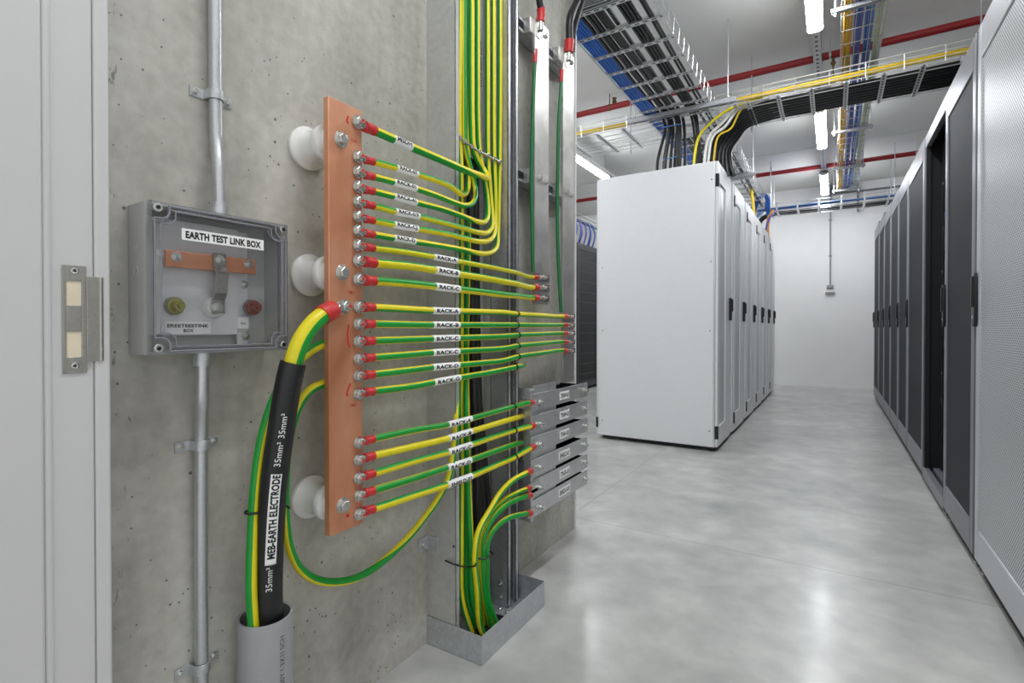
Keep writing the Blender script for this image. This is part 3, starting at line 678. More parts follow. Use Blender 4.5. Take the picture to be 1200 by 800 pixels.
# floor box
FBX, FY0, FY1 = -.877, 1.243, 1.632
t = thing('floor_box', 'open galvanised floor box at the foot of the cable riser', 'floor box', (WX, (FY0 + FY1) / 2, 0))
mb = MB(); w = .0022
mb.box(FBX - w, FBX, FY0, FY1, .001, BZ).box(WX, FBX, FY0 - .0008, FY0 + w - .0008, .001, BZ).box(WX, FBX, FY1 - w, FY1, .001, BZ + .004)
obj('box_wall', mb, 'galv', t, bevel=.0005)
obj('base_plate', MB().box(WX, FBX - w, FY0 + w, FY1 - w, .001, .003), 'galv', t)
c = P(577, 735, Z=.004); hc = V((-.965, 1.42, .0032))
obj('cable_hole', MB().lathe(hc, EZ, [(0, .072), (.004, .072), (.004, .062), (.0006, .0615)], 40), 'rackd', t)
for u, v in ((586, 714), (594, 718)):
    obj('bolt', hexbolt(MB(), P(u, v, Z=.0034), EZ, .008, .006, .004, .003, 0), 'zinc', t)
for v in (738, 752):
    p = P(515, v, Y=FY0 - .001); obj('rivet', MB().lathe((p.x, FY0 - .0008, p.z), -EY, [(0, .0035), (.0012, .003), (.0016, .0015)], 12), 'zinc', t)

def gy(nm, label, pts, r, gr, group=None, cat='cable', ref=EX, mats=('green', 'yellow'), gd=None, tw=None):
    pth = Path(pts, ref, .006); m = MB()
    if gd:   # (how far along, direction of the green side, half width)
        a_ = pth.angle_to(pth.L * gd[0], gd[1]); gr = (a_ - gd[2], a_ + gd[2])
    if tw: pth.twist(pth.L * tw[0], pth.L * tw[1], tw[2])
    A, I = stripes(*gr); tube(m, pth.frames(0, pth.L, .009), r, A, I)
    return tag(obj(nm, m, list(mats), sharp=60), label, cat, group), pth
G2 = 'green-yellow cables running down the riser channel'
RD = -.985
gy('earth_cable', 'green-yellow cable nearest the front lip of riser, top to floor box', [V((RX, P(538, -75, X=RX).y, CEIL - .002))] + [P(u, v, X=x) for u, v, x in ((538, -75, RX), (538.5, 0, RX), (537.6, 155, RX), (539.5, 190, RX), (540.2, 300, RX), (540, 440, RX), (540.5, 560, RX), (540, 640, RX), (541, 700, RX))] + [V((-.995, 1.372, -.03))], .0094, None, G2, gd=(.6, (-.7, -.72, 0), 85))
gy('earth_cable', 'green-yellow cable rising from floor box and turning behind the bar cables', [V((-.97, 1.392, -.03))] + [P(u, v, X=x) for u, v, x in ((554.5, 700, RD), (552, 640, RD), (549, 570, RD), (547.5, 520, RD), (546.5, 460, RD), (546.5, 390, RX - .02), (548, 320, RX - .035), (549, 260, RX - .04))], .0098, None, G2, gd=(.4, (.2, -.95, 0), 62))
gy('earth_cable', 'third green-yellow cable in floor box bundle, half hidden behind two others', [V((-1.005, 1.402, -.03))] + [P(u, v, X=x) for u, v, x in ((547.5, 700, -1.012), (546, 640, -1.014), (544, 560, -1.02), (543.5, 480, -1.03), (543.5, 380, -1.04))], .0085, None, G2, gd=(.4, (.85, -.2, 0), 85))
# cables from the lower bundle to the labelled plates
G3 = 'earth cables rising from floor box to the labelled plates'
LOW = [
 ('earth cable sweeping up from floor box to the fourth labelled plate', [V((-.94, 1.405, -.03)), (565, 740, -.962), (559.5, 690, -.957), (556.5, 650, -.953), (561, 622, -.95), (574, 598, -.946), (586, 578, -.942), (600, 563.5, -.938), (613, 556, XP), (622, 551.5, XP)], .0098, (.75, (.5, .55, -.65), 88), (631, 548.5)),
 ('upper of two earth cables curving to the fifth labelled plate', [V((-.99, 1.425, -.03)), (566, 700, -.99), (562, 655, -.98), (564, 625, -.97), (575, 602, -.96), (590, 586, -.95), (604, 578, -.942), (615, 573.5, XP), (621, 571.5, XP)], .0082, (.75, (.6, 0, -.5), 70), (629, 572)),
 ('lower of two earth cables curving to the fifth labelled plate', [V((-.965, 1.432, -.03)), (568, 700, -.975), (565, 655, -.97), (567, 628, -.96), (577, 608, -.952), (592, 592.5, -.945), (606, 585, -.938), (616, 581.5, XP), (622, 579.5, XP)], .0092, (.75, (.8, 0, -.4), 95), (631, 573)),
 ('lowest curved earth cable, running to the bottom labelled plate', [V((-.945, 1.447, -.03)), (572, 700, -.972), (570.5, 660, -.97), (570.5, 640, -.965), (575, 626, -.958), (585, 614, -.95), (597, 606.5, -.942), (610, 603, XP), (622, 600.8, XP)], .0094, (.75, (.75, -.2, -.3), 88), (631, 597)),
]
for nm, pts, r, gr, E in LOW:
    p3 = [q if isinstance(q, V) else P(q[0], q[1], X=q[2]) for q in pts]
    o, pth = gy('earth_cable', nm, p3, r, None, G3, gd=gr)
    L = pth.L; m = MB(); tube(m, pth.frames(L - .03, L - .002, .004), r * 1.24, n=18); obj('heat_shrink', m, 'red', o)
    E = P(E[0], E[1], X=PX_); pe = pth.p[-1]; m = MB().cyl(pe - pth.t[-1] * .008, pe + pth.t[-1] * .006, .0068, None, 14)
    m.box(PX_ + .0002, PX_ + .0035, pe.y - .004, E.y + .011, min(E.z, pe.z) - .008, max(E.z, pe.z) + .008).box(PX_ + .0002, pe.x + .004, pe.y - .003, pe.y + .006, pe.z - .007, pe.z + .007); obj('lug', m, 'zinc', o)
G4 = 'black cables inside the riser channel'
def blackc(label, pts, r, group, m_='black', n=14, nm='power_cable', cat='cable', ref=EX, ds=.015):
    pth = Path(pts, ref, .01); m = MB(); tube(m, pth.frames(0, pth.L, ds), r, n=n); return tag(obj(nm, m, m_, sharp=60), label, cat, group), pth
for label, u0, u1, yb, xb, r in (('thick black cable in the middle of riser channel', 551.5, 559, 1.40, -1.03, .0155), ('black cable beside the slotted rail in riser channel', 556.5, 565, 1.43, -1.02, .0135), ('thinner black cable at the rear of riser channel', 549, 572, 1.46, -1.035, .0115)):
    blackc(label, [V((-1.045, P(u0, -75, X=-1.045).y, CEIL - .002)), P(u0, -75, X=-1.045), P(u0, 150, X=-1.045), P(u0 + .3 * (u1 - u0), 400, X=-1.045), P(u1, 620, X=-1.03), V((xb, yb, .12)), V((xb + .03, yb, -.03))], r, G4)
# ties round the bundle
def ring(pts, r, m_, label, cat, nm, grp=None, n=8):
    pth = Path([V(p) for p in pts], EZ, .004); m = MB(); tube(m, pth.frames(0, pth.L, .006), r, n=n); return tag(obj(nm, m, m_), label, cat, grp)
a = P(534, 661, X=-.972); b = P(549, 664, X=-.972); c = P(558, 661.5, X=-.942)
ring([a + V((-.04, 0, .002)), a + V((-.006, -.002, 0)), (a + b) / 2 + V((.003, 0, -.002)), b, (b + c) / 2 + V((.006, 0, 0)), c, c + V((-.03, .016, .003))], .0026, 'blackp', 'black tie binding the green-yellow bundle above the floor box', 'cable tie', 'cable_tie', 'cable ties in the riser')
a = P(560, 654, X=-.962); b = P(571, 653, X=-.952); c = P(578, 649, X=-.955)
ring([a + V((-.03, 0, 0)), a, (a + b) / 2 + V((.008, 0, -.002)), b, c, c + V((-.03, .01, .002))], .0026, 'blackp', 'black tie round the black cables beside the curved earth cables', 'cable tie', 'cable_tie', 'cable ties in the riser')
# cleat across the riser cables
CL = [(538, 160.5), (544.5, 166), (552.8, 172), (561.5, 178), (571.8, 182.5), (579, 186.5), (585.3, 189.5)]
cl = thing('cable_cleat', 'zinc cleat clamping seven green-yellow cables across the riser channel', 'cable cleat', P(562, 178, X=RX))
pp = [P(u, v, X=RX + .0115) for u, v in CL]
m = MB().wire([pp[0] + V((-.008, -.02, .008))] + pp + [pp[-1] + V((-.02, .04, -.02))], .0035, 8); obj('strap', m, 'zinc', cl)
for p in pp:
    m = MB().lathe(p + V((-.004, 0, 0)), EX, [(0, .0085), (.006, .0085), (.007, .006), (.010, .0055)], 10); obj('clip', m, 'zinc', cl)
obj('cross_bar', MB().box(WX + .004, RX - .02, P(535, 170, X=RX).y, PY0 - .004, pp[3].z - .013, pp[3].z + .013), 'galv', cl)

# ================================================================== STRUTS, ALUMINIUM BARS AND LABELLED PLATES
def strut(label, z0, z1, y0, y1):
    m = MB(); X0, X1 = WX + .0005, WX + .045
    for a in ((X0, X0 + .0025, z0, z1), (X0, X1, z0, z0 + .0025), (X0, X1, z1 - .0025, z1), (X1 - .002, X1, z0, z0 + .012), (X1 - .002, X1, z1 - .012, z1)): m.box(a[0], a[1], y0, y1, a[2], a[3])
    tag(obj('strut_channel', m, 'galv'), label, 'strut', 'horizontal struts on the concrete wall')
S1 = (P(610, 36, X=WX + .045).z, P(610, 19, X=WX + .045).z); S2 = (P(609, 212.5, X=WX + .045).z, P(609, 196, X=WX + .045).z)
strut('upper horizontal strut behind the tops of the aluminium bars', S1[0], S1[1], PY1 + .002, 2.19)
strut('lower horizontal strut behind the aluminium bars at mid height', S2[0], S2[1], PY1 + .002, 2.19)
def alubar(label, u0, u1, vt, vb, bolts_v, top_bolts):
    ya, yb = P(u0, 200, X=XA).y, P(u1, 200, X=XA).y; ym = (ya + yb) / 2; zt_ = P((u0 + u1) / 2, vt, X=XA).z; zb2 = P((u0 + u1) / 2, vb, X=XA).z
    t = thing('aluminium_bar', label, 'busbar', (XA - .006, ym, zb2), 'aluminium bars on the struts')
    obj('bar', MB().box(XA - .012, XA, ya, yb, zb2, zt_), 'alu', t, bevel=.001)
    for z0, z1 in (S1, S2):
        zz = (z0 + z1) / 2
        if z0 > zt_ - .02: zz = zt_ - .05
        obj('mount_block', MB().box(WX + .045, XA - .012, ya - .016, yb - .02, zz - .03, zz + .03), 'alu', t, bevel=.003)
        for f in (.33, .75):
            obj('bolt', hexbolt(MB(), (XA, ya + (yb - ya) * f, zz + .004 - .012 * f), EX, .0125, .0095, .007, .005, .002), 'zinc', t, bevel=.0004)
    for v in bolts_v:
        for k, f in enumerate((.28, .62)):
            c = P(u0 + (u1 - u0) * f, v, X=XA); obj('bolt', hexbolt(MB(), c + EX * (.004), EX, .0105, .008, .006, .0045, .008, red=1), ['zinc', 'redp'], t)
    return ya, yb, zt_
A1 = alubar('left aluminium bar, three red-sleeved cables on its lower end', 627, 643, 27, 357, (325, 336.6, 349), None)
A2 = alubar('right aluminium bar, five red-sleeved cables beside the wall end', 660, 672.6, 61, 447, (370.6, 380.8, 390.5, 400.6, 410.8), None)
def feeder(label, pts, r, zt_, y):
    pth = Path([V((XA + .012, y, zt_ - .05)), V((XA + .012, y, zt_ - .02)), V((XA + .014, y, zt_ + .03))] + pts, EX, .008); m = MB(); tube(m, pth.frames(.045, pth.L, .015), r, n=18)
    o = tag(obj('feeder_cable', m, 'black'), label, 'cable', 'black feeders onto the aluminium bars')
    m = MB(); tube(m, pth.frames(.035, .088, .006), lambda f: r * (1.12 + .2 * f), n=18); obj('heat_shrink', m, 'red', o)
    m = MB().cyl(pth.p[0], pth.at(.045)[0], .010, .012, 14).box(XA + .0005, XA + .005, y - .014, y + .014, zt_ - .075, zt_ - .02).box(XA + .0005, XA + .015, y - .010, y + .010, zt_ - .04, zt_ - .02); obj('lug', m, 'zinc', o)
ya = P(630.5, 20, X=XA).y; yb = P(663.8, 55, X=XA).y
feeder('black feeder with red sleeve dropping straight onto the left aluminium bar', [P(632, 0, X=XA + .014), P(632.5, -75, X=XA + .012), V((XA + .012, P(632.5, -75, X=XA + .012).y, CEIL - .002))], .0135, A1[2], ya)
feeder('black feeder curving down onto the right aluminium bar', [P(668, 22, X=XA + .018), P(676, 2, X=XA + .02), P(686, -30, X=XA + .02), P(700, -85, X=XA + .02), V((XA + .02, P(706, -85, X=XA + .02).y, CEIL - .002))], .0165, A2[2], yb)
blackc('black cable curving behind the feeder of the right aluminium bar', [P(671, 60, X=-1.06), P(673, 35, X=-1.05), P(680, 10, X=-1.04), P(690, -25, X=-1.03), P(704, -80, X=-1.03), V((-1.03, P(711, -80, X=-1.03).y, CEIL - .002))], .0125, None)
for label, pts, r in (('plain green cable down the left edge of left aluminium bar', [(627.5, 58), (627, 72), (624.5, 130), (622.8, 195), (622.8, 240), (624, 290), (624.8, 318)], .0075),
                      ('plain green cable down the left edge of right aluminium bar', [(658.5, 82), (657.5, 100), (655, 140), (653.6, 200), (653.3, 267), (655.5, 330), (657.5, 366)], .0075)):
    pth = Path([P(u, v, X=XA - .004) for u, v in pts], EX, .01); m = MB(); tube(m, pth.frames(.02, pth.L, .015), r, n=14)
    o = tag(obj('earth_cable', m, 'dgreen'), label, 'cable', 'plain green cables beside the aluminium bars')
    m = MB(); tube(m, pth.frames(0, .055, .006), r * 1.25, n=14); obj('heat_shrink', m, 'red', o)

# six labelled plates: open channels with a bright front plate
PLY0 = P(622.5, 500, X=PX_).y; PLY1 = P(688.5, 500, X=PX_).y
TXT = ['TNW-01', 'TNW-0', 'TN41-01', 'SHRLD-01', 'TNX-0', 'SHRD-3-01']
ORD = ['highest', 'second', 'third', 'fourth', 'fifth', 'lowest']
TOPS = [462.5, 488, 513, 540, 564.5, 588]
BOTZ = P(622.5, 608, X=PX_).z
H_ = P(622.5, 588, X=PX_).z - BOTZ
for k in range(6):
    z1 = P(622.5, TOPS[k], X=PX_).z; z0 = z1 - H_ * 1.0
    t = thing('labelled_plate', f'{ORD[k]} of six stacked aluminium plates, its tag reading {TXT[k]}', 'plate', (WX, (PLY0 + PLY1) / 2, z0), 'labelled plates bracketed to the wall end')
    obj('front_plate', MB().box(PX_ - .003, PX_, PLY0, PLY1, z0, z1), 'aluplate', t, bevel=.0008)
    ym = PLY0 + (PLY1 - PLY0) * .42
    obj('cover_strip', MB().box(WX + .001, PX_ - .003, PLY0 + .03, ym, z1 - .012, z1 - .009), 'galvd', t)
    obj('lit_gap_plate', MB().box(PX_ - .012, PX_ - .008, PLY0 + .03, ym, z1 - .012, z1 + .03), 'aluplate', t)  # added pale sheet standing in for the lit wall behind the gap
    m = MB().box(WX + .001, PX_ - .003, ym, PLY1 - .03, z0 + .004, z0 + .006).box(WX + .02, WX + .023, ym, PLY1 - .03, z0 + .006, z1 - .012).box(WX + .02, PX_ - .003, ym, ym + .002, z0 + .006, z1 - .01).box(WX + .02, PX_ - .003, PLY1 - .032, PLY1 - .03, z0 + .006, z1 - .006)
    obj('shade_liner', m, 'rackd', t)  # near-black lining, the shade inside the channel put into its colour
    for y_, vv in ((P(631, 500, X=PX_).y, .45), (P(684.5, 500, X=PX_).y, .5)):
        obj('bolt', hexbolt(MB(), (PX_ + (.0036 if y_ < 1.9 else 0), y_, z0 + (z1 - z0) * vv), EX, .0125, .0092, .008, .006, .008), 'zinc', t, bevel=.0004)
    yc2 = P(661.5, 500, X=PX_).y; hw = .044 if k not in (3, 5) else .052; m = MB().box(PX_, PX_ + .0008, yc2 - hw, yc2 + hw, (z0 + z1) / 2 - .0165, (z0 + z1) / 2 + .0165)
    lp = obj('label_plate', m, 'label', t); m = MB(); text_plane(m, TXT[k], (PX_ + .0012, yc2, (z0 + z1) / 2), EY, EZ, .019, hw * 1.72, .03, shear=.12); obj('lettering', m, 'ink', lp)
zt2 = P(622.5, 462, X=PX_).z
t = thing('plate_bracket', 'galvanised upright bracket holding left ends of the labelled plates', 'bracket', (WX, PLY0, BOTZ))
by = P(619, 500, X=PX_ - .01).y
obj('upright', MB().box(WX, PX_ - .004, PLY0 + .022, PLY0 + .026, BOTZ - .02, zt2 + .02).box(PX_ - .034, PX_ - .0035, PLY0 + .002, PLY0 + .022, BOTZ - .015, zt2 + .015), 'galv', t, bevel=.0008)
for v in (492, 520, 541, 580, 604):
    c = P(609, v, X=PX_ - .04); obj('bolt', hexbolt(MB(), (c.x - .01, PLY0 + .022, c.z), -EY, .009, .0065, .006, .004, .006), 'zinc', t)

# ================================================================== EARTH ELECTRODE CABLE AND GREY PIPE
pc = P(311, 719, X=-1.03)
t = thing('pipe_stub', 'grey plastic pipe standing on the floor, cables rising out of it', 'pipe', (pc.x, pc.y, 0))
obj('pipe', MB().lathe((pc.x, pc.y, 0), EZ, [(0, .055), (pc.z - .001, .055), (pc.z, .0545), (pc.z, .0497), (pc.z - .001, .049), (pc.z - .25, .049)], 56), ['pvc'], t, at=None)
pp_ = Path([V((pc.x, pc.y, .2)), V((pc.x, pc.y, pc.z))], -EY, .01, False); m = MB()
text_wrap(m, '100Y I 3X1I SCH', pp_, pc.z - .2 - .085, 92, .0553, .011, None, .0); obj('lettering', m, 'inkg', t)
def MP(u, v, X): return P(u, v, X=X)
MB_ = P(402, 359, X=XF)
pts = [V((pc.x + .006, pc.y + .008, pc.z - .2)), V((pc.x + .006, pc.y + .008, pc.z - .05)), MP(314.5, 700, -1.017), MP(317, 620, -1.005), MP(321.5, 560, -.992), MP(328.5, 510, -.978), MP(336, 460, -.962), MP(344, 424, -.95), MP(353, 399, -.943), MP(366, 380, -.94), MP(380, 368, -.942), MP(391, 362.5, -.948)]
pth = Path(pts, -EY, .006); L = pth.L; s1 = pth.near(MP(344, 424, -.95))
o = thing('electrode_cable', 'thick black-sheathed cable marked MEB-EARTH ELECTRODE from pipe to copper bar', 'cable', (pc.x, pc.y, pc.z - .2))
rs = lambda f: .0295 - .0035 * f
m = MB(); tube(m, pth.frames(0, s1, .01), rs, n=28); obj('sheath', m, 'black', o)
m = MB(); ga = pth.angle_to((s1 + L) / 2, (.35, .5, -.6)); A, I = stripes(ga - 80, ga + 80, 28); tube(m, pth.frames(s1 - .01, L - .01, .008), .0188, A, I); obj('core', m, ['green', 'yellow'], o, sharp=60)
m = MB(); tube(m, pth.frames(L - .04, L - .003, .004), .0215, n=26); obj('heat_shrink', m, 'red', o)
pe = pth.p[-1]; m = MB().cyl(pe - pth.t[-1] * .006, pe + pth.t[-1] * .012, .0135, .012, 18)
q = MB_; dv = V((0, q.y - pe.y, q.z - pe.z)); nn = V((0, dv.z, -dv.y)).normalized() * .015
m.add([V((XF + .0003, pe.y, pe.z)) + nn, V((XF + .0003, pe.y, pe.z)) - nn, q - nn + EX * .0003, q + nn + EX * .0003, pe + nn + EX * .006, pe - nn + EX * .006, q - nn + EX * .005, q + nn + EX * .005], [(0, 3, 2, 1), (4, 5, 6, 7), (0, 1, 5, 4), (1, 2, 6, 5), (2, 3, 7, 6), (3, 0, 4, 7)])
m.lathe(q + EX * .0003, EX, [(0, .017), (.0048, .017)], 24); obj('lug', m, 'zinc', o)
obj('bolt', hexbolt(MB(), q + EX * .005, EX, .0165, .0125, .009, .0065, .008, red=1), ['zinc', 'redp'], BAR)
def rad_at(s): return rs(s / s1)
def on_sheath(txt, u, v, h, th, mat, width=None, bold=.012):
    s = pth.near(MP(u, v, -.99)); m = MB(); text_wrap(m, txt, pth, s, th, (lambda q: rad_at(q) + .0014), h, width, bold); return m, s
sa = pth.near(MP(316.5, 656, -1.01)); sb = pth.near(MP(323, 550, -.99)); th = 62
m = MB(); r_ = lambda s: rad_at(s) + .0006
n1, n2 = 14, 40; vs = []; fs = []
for j in range(n2 + 1):
    s = sa + (sb - sa) * j / n2; p, tt, nq, bq = pth.at(s)
    for i in range(n1 + 1):
        a = math.radians(th - 22 + 44 * i / n1); vs.append(p + r_(s) * (math.cos(a) * nq + math.sin(a) * bq))
for j in range(n2):
    for i in range(n1): fs.append((j * (n1 + 1) + i, j * (n1 + 1) + i + 1, (j + 1) * (n1 + 1) + i + 1, (j + 1) * (n1 + 1) + i))
m.add(vs, fs); lp = obj('marker', m, 'label', o); sd = lp.modifiers.new('thickness', 'SOLIDIFY'); sd.thickness = .0004; sd.offset = 1
m, _ = on_sheath('MEB-EARTH ELECTRODE', 319.5, 603, .0145, th, 'ink', (sb - sa) * .93, .04); obj('lettering', m, 'ink', lp)
for u, v in ((315, 679), (328, 524), (333.5, 491)):
    m, _ = on_sheath('35mm\u00b2', u, v, .0125, 58, 'inkw', .052, .008); obj('lettering', m, 'inkw', o)
m, _ = on_sheath('LCONE', 341, 448, .010, 100, 'inkg', .045, .0); obj('lettering', m, 'inkg', o)
# the two thinner cables behind it
gy('earth_cable', 'green-yellow cable left of the black electrode cable, rising from the pipe', [V((pc.x + .012, pc.y - .032, pc.z - .2)), V((pc.x + .012, pc.y - .033, pc.z - .04)), MP(294.5, 690, -1.015), MP(295.5, 640, -1.018), MP(298, 590, -1.02), MP(303, 540, -1.02), MP(311, 500, -1.02), MP(322, 468, -1.018), MP(336, 440, -1.012), MP(352, 420, -1.005), MP(366, 409, -1.0), MP(380, 402.5, -.998), MP(396, 399, -.997)], .0112, None, 'thin cables behind the electrode cable', ref=-EY, gd=(.4, (-.2, -.95, 0), 75))
gy('earth_cable', 'green-yellow cable hanging in a long loop from bar to riser channel', [MP(396, 444, -.999), MP(380, 449, -1.0), MP(366, 455, -1.005), MP(354, 468, -1.012), MP(344, 492, -1.02), MP(337, 525, -1.028), MP(334, 565, -1.034), MP(334.5, 605, -1.04), MP(339, 640, -1.044), MP(350, 664, -1.046), MP(368, 678, -1.045), MP(392, 682, -1.04), MP(420, 676, -1.03), MP(448, 658, -1.02), MP(475, 633, -1.008), MP(500, 603, -.992), MP(517, 578, -.972), MP(527, 555, -.962), MP(531, 530, -.963), MP(534, 505, -.972), MP(536, 470, -.985), MP(537, 420, -1.0)], .0098, None, 'thin cables behind the electrode cable', ref=-EY, gd=(.40, (.5, 0, .85), 72), tw=(.46, .62, 115))
s_ = pth.near(MP(318, 600, -1.0)); p, tt, nq, bq = pth.at(s_); q = MP(297, 599, -1.02)
ring([p + V((.012, .0335, 0)), p + V((-.004, .036, .001)), p + V((-.036, .012, 0)), q + V((-.015, .006, 0)), q + V((-.010, -.013, 0)), q + V((.006, -.015, 0)), q + V((.015, -.006, 0)), q + V((.018, .006, 0))], .0024, 'blackp', 'black tie binding green-yellow cable to the electrode cable', 'cable tie', 'cable_tie')

# ================================================================== WHITE CABINETS
RWX, RWD, RWH = -.785, 1.035, 2.34
E_W = [4.39, 5.20, 6.03, 6.85, 7.65, 8.44, 9.20]
WORD = ['first', 'second', 'third', 'fourth', 'fifth', 'farthest']
def white_cabinet(k):
    y0, y1 = E_W[k], E_W[k + 1] - .004; x0 = RWX - RWD; zb = .034
    lab = ['nearest white cabinet, its wide blank side panel facing the copper bar', 'second white cabinet from the blank side panel', 'third white cabinet from the blank side panel', 'fourth white cabinet from the blank side panel', 'fifth white cabinet, last but one before the back wall', 'sixth white cabinet, nearest the white back wall'][k]
    t = thing('server_cabinet', lab, 'cabinet', ((x0 + RWX) / 2, (y0 + y1) / 2, 0), 'white server cabinets in a row')
    obj('body', MB().box(x0 + .012, RWX - .022, y0 + .0015, y1, zb, RWH), 'rackw', t, bevel=.003)
    m = MB().box(x0 + .05, RWX - .03, y0 + .02, y1 - .02, .012, zb); obj('plinth', m, 'rackd', t)
    for a in (x0 + .12, RWX - .1):
        for b in (y0 + .08, y1 - .08):
            obj('foot', MB().lathe((a, b, 0), EZ, [(0, .02), (.008, .02), (.01, .012), (zb, .012)], 12), 'zinc', t)
    W = y1 - y0; yd = y0 + W * .70
    z0, z1 = zb + .004, RWH - .003
    # door with a sunk pale panel, and the narrow filler beside it
    m = MB(); X0, X1 = RWX - .02, RWX; fr = .085
    m.box(X0, X1, y0 + .004, y0 + .075, z0, z1).box(X0, X1, yd - .20, yd, z0, z1).box(X0, X1, y0 + .075, yd - .20, z0, z0 + .16).box(X0, X1, y0 + .075, yd - .20, z1 - .16, z1)
    dr = obj('door', m, 'rackw', t, bevel=.0025)
    obj('door_panel', MB().box(X0, X1 - .010, y0 + .075, yd - .20, z0 + .16, z1 - .16), 'rackg', dr)
    m = MB().box(X0, X1 - .003, yd + .003, yd + .06, z0, z1).box(X0, X1 - .003, y1 - .075, y1 - .001, z0, z1).box(X0, X1 - .012, yd + .06, y1 - .075, z0, z1)
    obj('filler_panel', m, 'rackw', t, bevel=.002)
    hz = 1.165; hy = yd - .022
    m = MB().prism([(-.018, -.10), (.010, -.10), (.018, -.085), (.018, .085), (.010, .10), (-.018, .10)], lambda a, b, c: (X1 + c, hy + a, hz + b), 0, .022)
    m.box(X1 + .02, X1 + .034, hy - .011, hy + .007, hz - .02, hz + .088)
    obj('handle', m, 'blackp', dr, bevel=.002)
    for z in (2.185, .155):
        obj('hinge', MB().box(RWX - .0215, RWX + .006, y0 + .0005, y0 + .03, z - .052, z + .052), 'blackp', dr, bevel=.002)
    if k == 0:
        m = MB().box(x0 + .03, RWX - .03, y0 - .010, y0 + .0005, zb + .004, RWH - .006); sp_ = obj('side_panel', m, 'rackw', t, bevel=.0025)
        for u, v in ((706, 228), (834, 210), (706, 314), (833, 306.5), (706, 387), (832, 387.5), (706, 492), (831, 505)):
            c = P(u, v, Y=y0 - .010); obj('screw', MB().lathe((c.x, y0 - .010, c.z), -EY, [(0, .008), (.0015, .0072), (.002, .004)], 12), 'zinc', sp_)
        m = MB().box(x0, x0 + .012, y0, y1, zb, RWH - .01); obj('rear_door', m, 'rackw', t, bevel=.002)
        c = P(699.5, 494, Y=y0 - .001); obj('hinge', MB().box(x0 - .004, x0 + .012, y0 - .006, y0 + .02, c.z - .045, c.z + .045), 'rackd', t)
for k in range(6): white_cabinet(k)

